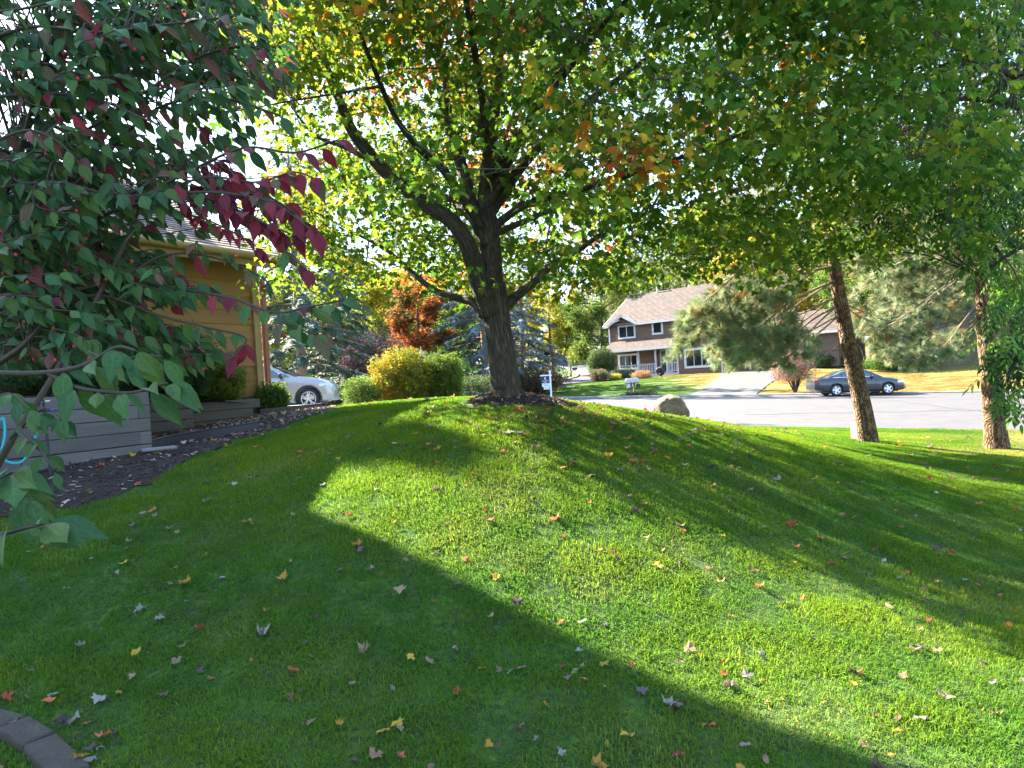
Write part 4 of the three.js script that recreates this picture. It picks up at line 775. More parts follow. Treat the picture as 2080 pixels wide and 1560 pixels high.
// ---------------------------------------------------------------- the maple on the mound
{
  const base = P(-0.1, 8.05, surface(-0.1, 8.05) - 0.06);
  const t = thing('maple_tree', 'big maple with green, yellow and orange leaves on the lawn crest', 'tree', base);
  const rel = (px, py, Z) => at(px, py, Z).sub(base), px2m = 8.05 / FOCAL, r = rngOf(41);
  // trunk with root flare
  const trunkPts = [rel(1032, 826, 8.05), rel(1031, 812, 8.05), rel(1029, 795, 8.05), rel(1025, 765, 8.05), rel(1020, 725, 8.05), rel(1014, 685, 8.05), rel(1009, 645, 8.05), rel(1005, 610, 8.05), rel(1002, 575, 8.05)];
  const rad = [58, 48, 37, 33.5, 31.5, 30.5, 30, 30, 26];
  const fine = curvePts(trunkPts, 40), trunk = limb(fine, (k) => { const f = k * 8, i = Math.min(7, Math.floor(f)); return lerp(rad[i], rad[i + 1], f - i) * px2m * 0.92; }, 40, 0, 0.3);
  { // root flare and furrowed bark as relief
    const p = trunk.attributes.position, c = V(0, 0, 0);
    for (let i = 0; i < p.count; i++) { const row = Math.floor(i / 41); if (row > 40) continue; c.copy(fine[row]); const d = V(p.getX(i), p.getY(i), p.getZ(i)).sub(c), a = Math.atan2(d.z, d.x), k = row / 40; const f = 1 + 0.30 * Math.max(0, 1 - k * 5.5) * Math.sin(a * 5 + 1) * 0.8 + 0.05 * noise(a * 2.2, k * 6, 2) - 0.022 * Math.abs(Math.sin(a * 17 + 3.5 * noise(a * 3, k * 9, 5) + k * 3)); p.setXYZ(i, c.x + d.x * f, c.y + d.y * (k < 0.1 ? 1 : f), c.z + d.z * f); }
    trunk.computeVertexNormals();
  }
  const nodes = [], wood = [];
  const addLimb = (list, r0, r1, bump = 0.1) => {
    const pts = curvePts(list.map((q) => rel(...q)), list.length * 5), n = pts.length;
    wood.push(limb(pts, (k) => lerp(r0, r1, Math.pow(k, 0.8)) * px2m, r0 > 12 ? 14 : 9, bump, r() * 9));
    pts.forEach((p, i) => { if (i > n * 0.25) nodes.push([p, lerp(r0, r1, i / n) * px2m]); });
    return pts;
  };
  addLimb([[1002, 615, 8.05], [998, 560, 8.05], [995, 480, 8.1], [986, 400, 8.15], [996, 300, 8.25], [1008, 170, 8.3], [1015, 20, 8.4], [1010, -150, 8.5], [1020, -420, 8.5]], 28, 5);      // leader
  addLimb([[1000, 640, 8.0], [975, 575, 7.95], [950, 500, 7.9], [920, 452, 7.85], [850, 405, 7.8], [765, 330, 7.7], [715, 265, 7.6], [690, 205, 7.5], [668, 150, 7.45], [620, 40, 7.4]], 23, 6);
  addLimb([[985, 640, 8.0], [965, 616, 8.1], [935, 607, 8.3], [885, 590, 8.6], [835, 552, 9.0], [785, 508, 9.3], [730, 478, 9.6]], 12, 3.5, 0.16);
  addLimb([[1020, 630, 8.05], [1050, 600, 8.1], [1085, 572, 8.2], [1120, 540, 8.4], [1170, 512, 8.6], [1230, 470, 8.9], [1320, 430, 9.1]], 13, 3.5, 0.16);
  addLimb([[992, 500, 8.05], [962, 430, 8.1], [940, 345, 8.2], [912, 250, 8.4], [905, 150, 8.6], [880, 40, 8.8], [860, -120, 9.0]], 17, 5);
  addLimb([[988, 420, 8.1], [1030, 330, 8.0], [1075, 245, 7.9], [1110, 190, 7.85], [1155, 120, 7.8], [1220, 20, 7.7], [1260, -90, 7.6]], 14, 4);
  addLimb([[990, 440, 8.1], [1050, 350, 8.3], [1130, 262, 8.6], [1195, 205, 8.9], [1270, 150, 9.2], [1370, 80, 9.6], [1450, 20, 9.9]], 14, 3);
  addLimb([[992, 470, 8.1], [1060, 420, 8.0], [1180, 385, 7.9], [1310, 345, 7.7], [1450, 295, 7.5], [1560, 250, 7.4]], 10, 2.5);
  addLimb([[975, 460, 8.0], [900, 345, 7.6], [850, 300, 7.3], [805, 240, 7.0], [760, 140, 6.7], [720, 40, 6.4]], 10, 3);
  addLimb([[990, 480, 8.1], [1040, 460, 8.8], [1130, 420, 9.8], [1220, 370, 10.6], [1330, 320, 11.2]], 10, 2.5);
  addLimb([[985, 470, 8.2], [930, 420, 9.2], [860, 360, 10.2], [800, 300, 11.0]], 10, 2.5);
  addLimb([[995, 400, 8.2], [1010, 320, 9.4], [1040, 240, 10.6], [1060, 170, 11.4]], 11, 2.5);
  addLimb([[992, 380, 8.1], [985, 260, 7.2], [965, 110, 6.2], [930, -80, 5.4]], 11, 3);
  addLimb([[995, 360, 8.1], [1090, 230, 7.2], [1200, 80, 6.3], [1330, -60, 5.5]], 11, 3);
  addLimb([[765, 332, 7.7], [700, 300, 7.8], [640, 275, 7.9], [590, 215, 8.0]], 6, 2);
  addLimb([[990, 300, 8.2], [950, 180, 8.9], [960, 60, 9.6], [930, -100, 10]], 9, 3);
  addLimb([[1000, 330, 8.2], [1100, 215, 9.4], [1180, 100, 10.4], [1240, -30, 11]], 9, 3);
  addLimb([[1012, 120, 8.3], [1080, 0, 7.6], [1150, -150, 7]], 7, 2);
  addLimb([[1008, 60, 8.3], [930, -80, 8], [850, -220, 7.7]], 7, 2);
  part('trunk', trunk, M.bark, t);
  part('limbs', wood, M.bark, t);
  // crown: twigs grown to points spread through its volume, leaves round every twig end
  const list = [[], []], twigs = [];
  const cx = 0.45, cz = 8.2, pal = {
    green: [[[0.065, 0.145, 0.014], 4], [[0.09, 0.17, 0.016], 3], [[0.14, 0.20, 0.02], 1.2]],
    lime: [[[0.17, 0.25, 0.018], 3], [[0.24, 0.26, 0.02], 2], [[0.11, 0.19, 0.018], 2]],
    gold: [[[0.42, 0.28, 0.02], 2], [[0.46, 0.17, 0.02], 1.5], [[0.24, 0.25, 0.02], 2]],
    red: [[[0.40, 0.07, 0.025], 2], [[0.44, 0.14, 0.02], 2], [[0.2, 0.2, 0.02], 1]],
    dusk: [[[0.30, 0.10, 0.075], 2], [[0.12, 0.17, 0.03], 2], [[0.26, 0.06, 0.06], 1]],
  };
  let made = 0;
  for (let tries = 0; made < 3300 && tries < 120000; tries++) {
    const a = r() * 6.283, ca = Math.cos(a), sa = Math.sin(a), rim = ca < 0 ? lerp(3.7, 3.35, -ca) : lerp(3.7, 4.5, ca), rim2 = rim * (sa > 0 ? 1.15 : 1.0);
    const rho = Math.sqrt(r()), y = 2.45 + r() * 6.6, X = cx + ca * rho * rim2, Z = cz + sa * rho * rim2;
    const q = Math.hypot(rho, Math.max(0, (y - 4.4) / 4.9)); if (q > 1 + 0.10 * noise(a * 2, y)) continue;
    if (r() > 0.22 + 0.78 * Math.pow(q, 1.6)) continue;
    const under = 2.42 + 0.10 * Math.abs(X) + 0.18 * Math.max(0, Z - 8.6) + 0.25 * noise(X * 0.9, Z * 0.9, 3) + (X > 1.4 ? -0.12 : 0) + Math.max(0, 6.8 - Z) * 0.17;
    if (y < under) continue;
    if (0.669 * X + 0.743 * Z < 4.95 + 0.35 * noise(y * 1.3, X * 1.3, Z) && y < 0.916 * (Z - 2.5) + 0.1) continue;      // the crown is thin low down on the garden side, where the lawn stays sunny
    const plan = Math.hypot(X + 0.1, Z - 8.05);
    if (y < 3.3 && plan < 0.8) continue;
    if (Z < 7.2 && X > -1.5 && X < 0.3 && y < 4.4 && r() < 0.8) continue;            // the open heart of the tree
    if (fbm(X * 0.7, y * 0.8, Z * 0.7 + 4, 2) < -0.2) continue;            // gaps between the layers
    const c = P(X, Z, y).sub(base);
    let best = null, bd = 1e9; for (const [p, pr] of nodes) { const d = p.distanceToSquared(c) + Math.max(0, p.y - c.y) * 0.8; if (d < bd) { bd = d; best = [p, pr]; } }
    made++;
    const s = best[0], mid = s.clone().lerp(c, 0.55).add(V((r() - 0.5) * 0.2, 0.10 * r() * Math.sqrt(bd), (r() - 0.5) * 0.2)), L = Math.sqrt(bd);
    if (L > 0.15) twigs.push(limb([s, s.clone().lerp(mid, 0.5), mid, c], (k) => Math.min(best[1] * 0.6, 0.004 + 0.007 * L) * (1 - 0.75 * k) + 0.0016, 4, 0, 0, false));
    if (made % 3 === 0 || L > 0.8) nodes.push([mid.clone(), 0.006]);
    // colour follows the branch it grows on
    const hue = noise(X * 0.75 + 3, y * 0.75, Z * 0.75) + 0.08 * ((y - 4) / 3) - 0.05 * Math.max(0, X) + 0.05 * (Z - 8) / 3 + (r() - 0.5) * 0.14;
    let p = r() < 0.25 ? pal.lime : pal.green; if (X < -0.9) p = r() < 0.7 ? pal.lime : pal.green;
    if (hue > 0.47) p = pal.red; else if (hue > 0.37) p = pal.gold; else if (hue > 0.18) p = pal.lime;
    if (Z < 6.0 && y > 4.6 && X < 1.8 && r() < 0.22) p = pal.dusk;
    const n = 20 + Math.floor(r() * 14), spread = 0.31;
    for (let i = 0; i < n; i++) {
      const o = V((r() - 0.5) * 2, (r() - 0.55) * 0.75, (r() - 0.5) * 2).multiplyScalar(spread), pos = c.clone().add(o), out = o.clone().normalize();
      const dir = V(out.x * 0.7 + (r() - 0.5), -0.25 - 0.75 * r(), out.z * 0.7 + (r() - 0.5)), up = V((r() - 0.5) * 1.2, 1, (r() - 0.5) * 1.2);
      list[i % 2].push([pose(pos, dir, up, 0.052 + 0.042 * r()), vary(pick(p, r), r, 0.28)]);
    }
  }
  part('twigs', twigs, M.barkTwig, t);
  const crown = new THREE.Group(); crown.name = 'crown'; t.add(crown);
  copies('foliage', G.maple, M.leaf, list[0], crown, 'stuff'); copies('foliage', G.mapleB, M.leaf, list[1], crown, 'stuff');
}
// ---------------------------------------------------------------- two pines by the street
function pineTree(label, Z, trunkPx, radPx, branches, extra, seed, bx) {
  const r = rngOf(seed), b0 = at(trunkPx[0][0], trunkPx[0][1], Z), base = P(b0.x, Z, surface(b0.x, Z) - 0.08);
  const t = thing('pine_tree', label, 'tree', base, 0, 'pines at the street edge'), k = Z / FOCAL, rel = (x, y, z) => at(x, y, z).sub(base);
  const pts = trunkPx.map(([x, y]) => rel(x, y, Z)); pts[0].y = -0.05;
  const fine = curvePts(pts, 60), n = radPx.length - 1;
  const g = limb(fine, (q) => { const f = q * n, i = Math.min(n - 1, Math.floor(f)); return lerp(radPx[i], radPx[i + 1], f - i) * k * (1 + 0.25 * Math.exp(-q * 60)); }, 18, 0.13, seed);
  part('trunk', g, M.pineBark, t);
  const wood = [], lists = [[], []], cols = [[0.22, 0.29, 0.14], [0.28, 0.33, 0.19], [0.16, 0.23, 0.11], [0.30, 0.29, 0.15]];
  const tuft = (p, d, s = 1) => { lists[lists[0].length > lists[1].length ? 1 : 0].push([pose(p, d, V(0, 1, 0.2), s * (0.9 + 0.4 * r()), r() * 6), vary(r() < 0.02 ? [0.42, 0.19, 0.06] : cols[Math.floor(r() * 4)], r, 0.25)]); };
  const branch = (list, r0, start, dens, len = 0.62) => {
    const c = curvePts(list, 18); wood.push(limb(c, (q) => r0 * (1 - 0.8 * q) + 0.004, 7, 0.12, r() * 9));
    const L = c.reduce((s, p, i) => s + (i ? p.distanceTo(c[i - 1]) : 0), 0), m = Math.max(1, Math.round(L * dens));
    for (let i = 0; i < m; i++) {
      const q = lerp(start * 0.6, 1, (i + r()) / m), f = Math.min(q, 0.995) * 18, j = Math.floor(f), p = c[j].clone().lerp(c[j + 1], f - j), d = c[j + 1].clone().sub(c[j]).normalize();
      const side = d.clone().applyAxisAngle(V(0, 1, 0), (i % 2 ? 1 : -1) * (0.5 + 0.7 * r())).add(V(0, (r() - 0.5) * 0.7, 0)).normalize(), l = len * (0.4 + 0.7 * r()) * (1.15 - 0.5 * q), e = p.clone().addScaledVector(side, l).add(V(0, -0.12 * l + 0.08 * l * r(), 0));
      const mid = p.clone().lerp(e, 0.5).add(V(0, -0.05 * l, 0)), tw = curvePts([p, mid, e], 6); wood.push(limb(tw, (z) => 0.008 * (1 - 0.6 * z) + 0.002, 4, 0, 0, false));
      const nt = 4 + Math.floor(r() * 5);
      for (let z = 0; z < nt; z++) { const w = lerp(0.45, 1, z / (nt - 1)), tp = tw[Math.round(w * 6)].clone().add(V(r() - 0.5, r() - 0.5, r() - 0.5).multiplyScalar(0.16)); tuft(tp, e.clone().sub(p).normalize().add(V((r() - 0.5) * 0.9, 0.35 * r(), (r() - 0.5) * 0.9))); }
    }
    for (let i = 0; i < 4; i++) if (dens > 1) tuft(c[18].clone().add(V(r() - 0.5, r() - 0.5, r() - 0.5).multiplyScalar(0.08)), c[18].clone().sub(c[17]).add(V((r() - 0.5) * 0.1, 0, (r() - 0.5) * 0.1)));
  };
  for (const [list, r0, start, dens, len] of branches) {
    branch(list.map(([x, y, z]) => rel(x, y, z)), r0 * 0.6, start, dens * 1.1, len);
    if (dens > 3) for (let c = 0; c < 1; c++) { const jx = (r() - 0.5) * 90, jy = (r() - 0.5) * 110, jz = (r() - 0.5) * 1.6; branch(list.map(([x, y, z], i) => rel(x + jx * i / list.length, y + jy * Math.min(1, i / 2), z + jz * i / list.length)), r0 * 0.45, start, dens, len); }
  }
  // the rest of the crown, mostly above the frame
  for (let i = 0; i < extra; i++) {
    const q = lerp(0.5, 1, (i + r()) / extra), p = fine[Math.round(q * 60)], a = i * 2.4 + r(), L = lerp(3.0, 0.8, (q - 0.5) * 2) * (0.7 + 0.5 * r());
    const e = p.clone().add(V(Math.cos(a) * L, L * (0.15 - 0.4 * r()), Math.sin(a) * L));
    branch([p, p.clone().lerp(e, 0.5).add(V(0, 0.12 * L, 0)), e], 0.03, 0.35, 5, 0.6);
  }
  // dead snags along the trunk
  for (let i = 0; i < 16; i++) { const q = 0.18 + 0.5 * r(), p = fine[Math.round(q * 60)], a = r() * 6.283, L = 0.25 + 0.6 * r(), e = p.clone().add(V(Math.cos(a) * L, (r() - 0.6) * 0.4 * L, Math.sin(a) * L)); wood.push(limb(curvePts([p, p.clone().lerp(e, 0.5).add(V(0, 0.05, 0)), e, e.clone().add(V(Math.cos(a) * 0.15, -0.2 * r(), Math.sin(a) * 0.15))], 8), (z) => 0.010 * (1 - 0.8 * z) + 0.002, 5)); }
  part('branches', wood, M.pineTwig, t);
  const crown = new THREE.Group(); crown.name = 'needles'; t.add(crown);
  lists.forEach((l, i) => copies('foliage', G.pine[i], M.pineNeedle, l, crown, 'stuff'));
}
pineTree('leaning pine with pale scaly trunk in front of the parked sedan', 13, [[1765, 895], [1747, 800], [1722, 690], [1703, 590], [1686, 480], [1668, 400], [1648, 280], [1628, 130], [1610, -40], [1600, -220]], [19, 17, 15, 13.5, 12, 11, 10, 8, 6, 3], [
  [[[1692, 540, 13], [1620, 562, 12.7], [1560, 600, 12.4], [1500, 642, 12.2], [1440, 655, 12]], 0.035, 0.4, 8],
  [[[1668, 412, 13], [1600, 470, 12.7], [1512, 540, 12.3], [1450, 598, 12.0], [1395, 640, 11.9]], 0.035, 0.42, 8.5],
  [[[1676, 440, 13], [1570, 470, 12.7], [1480, 490, 12.4], [1395, 500, 12.1]], 0.03, 0.4, 8],
  [[[1702, 620, 13], [1650, 650, 12.8], [1600, 690, 12.5], [1565, 715, 12.3]], 0.03, 0.55, 5],
  [[[1696, 570, 13], [1610, 610, 12.6], [1540, 665, 12.2], [1475, 695, 11.9]], 0.03, 0.45, 7],
  [[[1668, 415, 13], [1560, 445, 12.8], [1470, 470, 12.6], [1420, 470, 12.5]], 0.028, 0.45, 7],
  [[[1690, 520, 13], [1600, 550, 13.4], [1500, 580, 13.8], [1420, 615, 14]], 0.03, 0.4, 7],
  [[[1705, 640, 13], [1640, 690, 12.6], [1560, 705, 12.3], [1515, 718, 12.1]], 0.022, 0.6, 6],
  [[[1700, 600, 13], [1620, 640, 13.3], [1540, 655, 13.6], [1465, 665, 13.8]], 0.025, 0.4, 7],
  [[[1690, 540, 13], [1750, 530, 13.3], [1820, 560, 13.6], [1860, 600, 13.9]], 0.025, 0.4, 4],
  [[[1680, 460, 13], [1740, 470, 13.2], [1800, 500, 13.5], [1840, 540, 13.6]], 0.02, 0.4, 4],
  [[[1720, 690, 13], [1660, 735, 12.8], [1625, 765, 12.7], [1600, 745, 12.6]], 0.012, 0.7, 0],
  [[[1700, 610, 13], [1760, 640, 13.4], [1800, 690, 13.7]], 0.02, 0.5, 4],
], 26, 5);
pineTree('straight pine with the bark in full sun near the right edge', 12.8, [[2024, 912], [2017, 800], [2005, 690], [1998, 600], [1992, 480], [1985, 350], [1975, 200], [1967, 30], [1960, -180]], [23, 19.5, 17, 15.5, 14, 12, 10, 8, 4], [
  [[[1990, 440, 12.8], [1915, 465, 12.6], [1850, 520, 12.4], [1800, 555, 12.3]], 0.03, 0.6, 3],
  [[[1994, 530, 12.8], [1925, 585, 12.5], [1860, 640, 12.2], [1795, 690, 12.0]], 0.03, 0.55, 4],
  [[[1998, 600, 12.8], [1955, 655, 12.6], [1920, 700, 12.4], [1850, 735, 12.2]], 0.022, 0.5, 6],
  [[[1990, 480, 12.8], [1930, 500, 13.4], [1860, 530, 14], [1780, 570, 14.6], [1720, 610, 15]], 0.03, 0.3, 6],
  [[[1996, 560, 12.8], [1930, 600, 13.6], [1860, 625, 14.4], [1790, 640, 15]], 0.03, 0.3, 6],
  [[[1992, 500, 12.8], [1940, 540, 13.8], [1880, 580, 14.8], [1820, 600, 15.6]], 0.03, 0.3, 6],
  [[[2000, 640, 12.8], [1950, 680, 13.4], [1900, 700, 14], [1850, 700, 14.5]], 0.025, 0.35, 6],
  [[[2000, 620, 12.8], [2050, 640, 13], [2110, 650, 13.3]], 0.03, 0.35, 6],
  [[[1994, 520, 12.8], [2060, 530, 13], [2130, 560, 13.2]], 0.03, 0.35, 6],
  [[[1988, 420, 12.8], [1900, 430, 13.3], [1830, 440, 13.8], [1760, 470, 14.2]], 0.03, 0.35, 6],
], 22, 9);
// ---------------------------------------------------------------- the leafy tree hanging in from the right
{
  const r = rngOf(63), X0 = 9.4, Z0 = 8.8, base = P(X0, Z0, height(X0, Z0) - 0.1);
  const t = thing('ash_tree', 'dark green tree with drooping compound leaves hanging in from the right', 'tree', base);
  const leaf = merge([...[0.25, 0.5, 0.75].flatMap((y, i) => [1, -1].map((s) => G.lance.clone().scale(0.36, 0.36, 0.36).rotateX(-0.25).rotateZ(-s * (0.95 - i * 0.12)).translate(s * 0.02, y, -0.12 * y * y))), G.lance.clone().scale(0.4, 0.4, 0.4).translate(0, 0.92, -0.12), geoFrom([-0.012, 0, 0, 0.012, 0, 0, 0, 0.95, -0.12], [0, 1, 2])]);
  const rel = (x, y, z) => at(x, y, z).sub(base), wood = [], nodes = [], list = [];
  const main = curvePts([V(0, 0, 0), V(-0.1, 2, 0), V(-0.3, 4.2, 0.1), V(-0.5, 7.5, 0)], 12); wood.push(limb(main, (k) => 0.17 * (1 - 0.75 * k), 10, 0.1, 3));
  const arm = (l, r0) => { const c = curvePts(l, 14); wood.push(limb(c, (k) => r0 * (1 - 0.8 * k) + 0.006, 7)); c.forEach((p, i) => i > 3 && nodes.push(p)); };
  arm([main[5], rel(2300, 350, 8.9), rel(2150, 250, 9), rel(1980, 200, 9.2), rel(1850, 220, 9.3)], 0.07);
  arm([main[7], rel(2250, 100, 9.2), rel(2100, 20, 9.4), rel(1900, -20, 9.6)], 0.07);
  arm([main[4], rel(2350, 500, 8.6), rel(2200, 480, 8.6), rel(2080, 500, 8.7), rel(1990, 560, 8.8)], 0.05);
  arm([main[4], rel(2350, 620, 8.2), rel(2200, 630, 8.1), rel(2090, 700, 8.1), rel(2045, 760, 8.1)], 0.05);
  arm([main[6], rel(2200, 250, 8.2), rel(2050, 150, 7.6), rel(1900, 80, 7.0)], 0.06);
  arm([main[6], rel(2220, 300, 9.8), rel(2050, 330, 10.4), rel(1900, 360, 10.8), rel(1800, 380, 11)], 0.05);
  const greens = [[[0.03, 0.085, 0.016], 3], [[0.042, 0.105, 0.02], 2], [[0.065, 0.135, 0.022], 1]], bright = [[[0.10, 0.22, 0.03], 2], [[0.13, 0.26, 0.03], 1]], golden = [[[0.3, 0.3, 0.04], 1], [[0.12, 0.19, 0.03], 2]];
  const twigs = [];
  const spot = (c, n, rad, p) => {
    let best = nodes[0], bd = 1e9; for (const q of nodes) { const d = q.distanceToSquared(c); if (d < bd) { bd = d; best = q; } }
    twigs.push(limb([best, best.clone().lerp(c, 0.5).add(V(0, 0.08, 0)), c], (k) => 0.012 * (1 - 0.7 * k) + 0.002, 4, 0, 0, false));
    for (let i = 0; i < n; i++) { const o = onBall(r).multiplyScalar(rad * Math.cbrt(r())); list.push([pose(c.clone().add(o), V(o.x / rad + (r() - 0.5), -0.55 - 0.5 * r(), o.z / rad + (r() - 0.5)), V((r() - 0.5), 1, (r() - 0.5)), 0.20 + 0.10 * r()), vary(pick(p, r), r, 0.25)]); }
  };
  // dense upper crown
  for (let i = 0; i < 330; i++) { const Z = 7 + 5 * r(), px = 1660 + 520 * Math.pow(r(), 0.75), lim = px < 1800 ? 330 : px < 1900 ? 400 : 460, py = lim - Math.pow(r(), 0.8) * 760; if (px < 1780 && r() < 0.45) continue; spot(rel(px, py, Z), 9, 0.34, r() < 0.12 ? golden : greens); }
  // hanging sprays
  for (const [x, y, z, n, rad, p] of [[1775, 400, 9.6, 26, 0.3, greens], [1800, 440, 9.6, 22, 0.24, greens], [1790, 480, 9.6, 18, 0.18, bright], [1785, 505, 9.6, 10, 0.1, bright], [1830, 460, 9.6, 12, 0.16, bright], [1950, 400, 9.2, 40, 0.36, greens], [2000, 430, 9.2, 34, 0.3, greens], [1905, 395, 9.3, 20, 0.22, greens], [1985, 475, 8.9, 14, 0.16, bright], [2000, 520, 8.9, 18, 0.2, bright], [1975, 540, 8.9, 12, 0.14, bright], [2060, 520, 9.2, 40, 0.34, bright], [2080, 600, 9, 44, 0.36, bright], [2060, 640, 8.2, 30, 0.26, greens], [2030, 690, 8.2, 24, 0.2, bright], [2060, 720, 8.2, 36, 0.26, greens], [2040, 760, 8.2, 16, 0.14, greens], [2075, 790, 8.1, 20, 0.2, bright], [2050, 815, 8.1, 8, 0.09, greens], [1680, 420, 10.5, 14, 0.24, golden]]) spot(rel(x, y, z), n, rad, p);
  part('trunk', wood, M.bark, t); part('twigs', twigs, M.barkTwig, t);
  const crown = new THREE.Group(); crown.name = 'crown'; t.add(crown); copies('foliage', leaf, M.leafGloss, list, crown, 'stuff');
}
// ---------------------------------------------------------------- the bush in the left foreground
{
  const r = rngOf(97), base = P(-2.15, 2.5, height(-2.15, 2.5));
  const t = thing('burning_bush', 'large bush in the left foreground turning from green to crimson', 'shrub', base);
  T.vein = tex(128, 256, (u, v) => { const x = Math.abs(u - 0.5) * 2, mid = smoothstep(0.05 - x, 0, 0.05), s = (v * 7 - x * 2.1) % 1, side = smoothstep(0.10 - Math.abs(((s + 1) % 1) - 0.5), 0, 0.1) * (1 - x * 0.6); return clamp(0.80 + 0.10 * noise(u * 6, v * 9, 2) + 0.22 * Math.max(mid, side * 0.55), 0, 1); });
  const leafGeo = (fold, curl, seed) => {
    const prof = [0.02, 0.19, 0.32, 0.39, 0.405, 0.36, 0.24, 0.08, 0.0], pos = [], uv = [], idx = [], nx = 4, q = rngOf(seed);
    prof.forEach((w, j) => { const v = j / 8 * (j > 6 ? 1.06 : 1); for (let i = 0; i <= nx; i++) { const u = i / nx * 2 - 1; pos.push(u * w * 0.62, v, fold * Math.abs(u) * w - curl * v * v + 0.025 * (q() - 0.5)); uv.push(i / nx, j / 8); } });
    for (let j = 0; j < 8; j++) for (let i = 0; i < nx; i++) { const a = j * (nx + 1) + i, b = a + nx + 1; idx.push(a, a + 1, b, a + 1, b + 1, b); }
    return geoFrom(pos, idx, uv);
  };
  const geos = [leafGeo(0.25, 0.12, 1), leafGeo(0.45, 0.30, 2), leafGeo(0.12, 0.45, 3), leafGeo(-0.15, 0.20, 4)];
  const cols = { green: [[0.06, 0.165, 0.035], [0.08, 0.195, 0.035], [0.05, 0.145, 0.04], [0.11, 0.20, 0.03]], pink: [[0.30, 0.085, 0.07], [0.24, 0.10, 0.065], [0.17, 0.125, 0.05]], crimson: [[0.30, 0.014, 0.03], [0.36, 0.025, 0.04], [0.22, 0.012, 0.03]] };
  const leafMat = (c) => phys({ color: lin(...c), map: T.vein, roughness: 1, transmission: 0.4, thickness: 0, specularIntensity: 0.3, clearcoat: 0.3, clearcoatRoughness: 0.42, side: THREE.DoubleSide });
  const mats = Object.fromEntries(Object.entries(cols).map(([k, v]) => [k, v.map(leafMat)]));
  const rel = (x, y, z) => at(x, y, z).sub(base), wood = [], nodes = [], leaves = [], berries = [];
  const grow = (px, r0, o = {}) => {
    const pts = px[0].isVector3 ? px : px.map((q) => rel(...q)), c = curvePts(pts, pts.length * 7), n = c.length - 1;
    wood.push(limb(c, (k) => r0 * 0.62 * (1 - 0.72 * k) + 0.001, 7, 0.1, r() * 9)); c.forEach((p, i) => i > n * 0.2 && i < n * 0.9 && nodes.push([p, c[Math.min(n, i + 1)].clone().sub(p).normalize(), o]));
    let acc = 0, flip = 0; const gap = o.gap ?? 0.045;
    for (let i = 1; i <= n; i++) {
      acc += c[i].distanceTo(c[i - 1]); if (i / n < (o.from ?? 0.3) || (acc < gap && i < n)) continue; acc = 0; flip++;
      const d = c[i].clone().sub(c[i - 1]).normalize(), side = d.clone().cross(V(0, 1, 0)).normalize(), tip = i === n;
      for (const s of tip ? [1, -1, 0.3] : [1, -1]) {
        if (r() < (o.bare ?? 0.12)) continue;
        const out = (flip % 2 ? side.clone().multiplyScalar(s) : V(0, 1, 0).multiplyScalar(s * 0.5).addScaledVector(side, s * 0.6)), dir = d.clone().multiplyScalar(tip ? 1 : 0.45 + 0.4 * r()).add(out.multiplyScalar(tip ? 0.5 : 0.9)).add(V(0, -(o.droop ?? 0.75) * (0.5 + r()), 0)).normalize();
        const kind = o.kind ? o.kind(i / n, r) : r() < 0.10 ? 'pink' : r() < 0.06 ? 'crimson' : 'green';
        const p = c[i].clone(), L = (o.leaf ?? 0.058) * (o.big ? 1 : 0.86) * (0.72 + 0.5 * r());
        leaves.push({ m: pose(p.clone().addScaledVector(dir, 0.006), dir, V(r() - 0.5, 0.8, 0.5 + r() * 0.6), [L * (0.85 + 0.3 * r()), L, L]), kind, geo: Math.floor(r() * 4), size: L / Math.max(0.5, -(p.z + base.z)), c: Math.floor(r() * cols[kind].length) });
        if (r() < 0.06 && -(p.z + base.z) > 1.6) berries.push(p.clone().add(V((r() - 0.5) * 0.03, -0.03 - 0.02 * r(), (r() - 0.5) * 0.03)));
      }
    }
    return c;
  };
  const crim = (k, q) => (k > 0.5 ? (q() < 0.86 ? 'crimson' : 'pink') : q() < 0.45 ? 'crimson' : q() < 0.5 ? 'pink' : 'green'), mix = (k, q) => (q() < 0.17 ? 'pink' : q() < 0.08 ? 'crimson' : 'green');
  // stems from the ground
  const S = (...l) => l;
  grow([V(0, 0, 0), rel(-90, 1150, 1.9), rel(20, 900, 1.75), rel(80, 810, 1.75), rel(180, 640, 1.85), rel(260, 480, 1.9), rel(330, 300, 1.95)], 0.016, { from: 0.6 });
  grow([V(-0.1, 0, 0.05), rel(-200, 1000, 2.1), rel(-60, 780, 1.95), rel(60, 690, 1.9), rel(160, 550, 1.95), rel(205, 400, 2.0), rel(235, 250, 2.05), rel(265, 100, 2.1), rel(300, -40, 2.1)], 0.017, { from: 0.5 });
  grow([V(-0.2, 0, -0.05), rel(-300, 900, 2.2), rel(-120, 600, 2.1), rel(0, 420, 2.05), rel(70, 200, 2.0), rel(130, 0, 2.0)], 0.016, { from: 0.4 });
  // named branches
  grow(S([-60, 100, 1.9], [60, 55, 1.85], [200, 65, 1.8], [330, 50, 1.75], [480, 32, 1.7]), 0.006, { leaf: 0.07, kind: (k, q) => (q() < 0.14 ? 'pink' : 'green') });
  grow(S([-60, 30, 1.6], [60, 15, 1.6], [170, -15, 1.6]), 0.005);
  grow(S([-60, 420, 2], [60, 330, 1.95], [200, 250, 1.9], [290, 190, 1.85], [420, 110, 1.8], [530, 100, 1.75], [560, 140, 1.75]), 0.007, { kind: mix });
  grow(S([-50, 620, 2.1], [80, 450, 2], [200, 330, 1.95], [320, 220, 1.9], [450, 200, 1.85], [570, 235, 1.8]), 0.008, { kind: mix });
  grow(S([-40, 200, 1.9], [80, 190, 1.85], [190, 200, 1.8], [290, 240, 1.75], [340, 260, 1.75]), 0.006, { kind: mix });
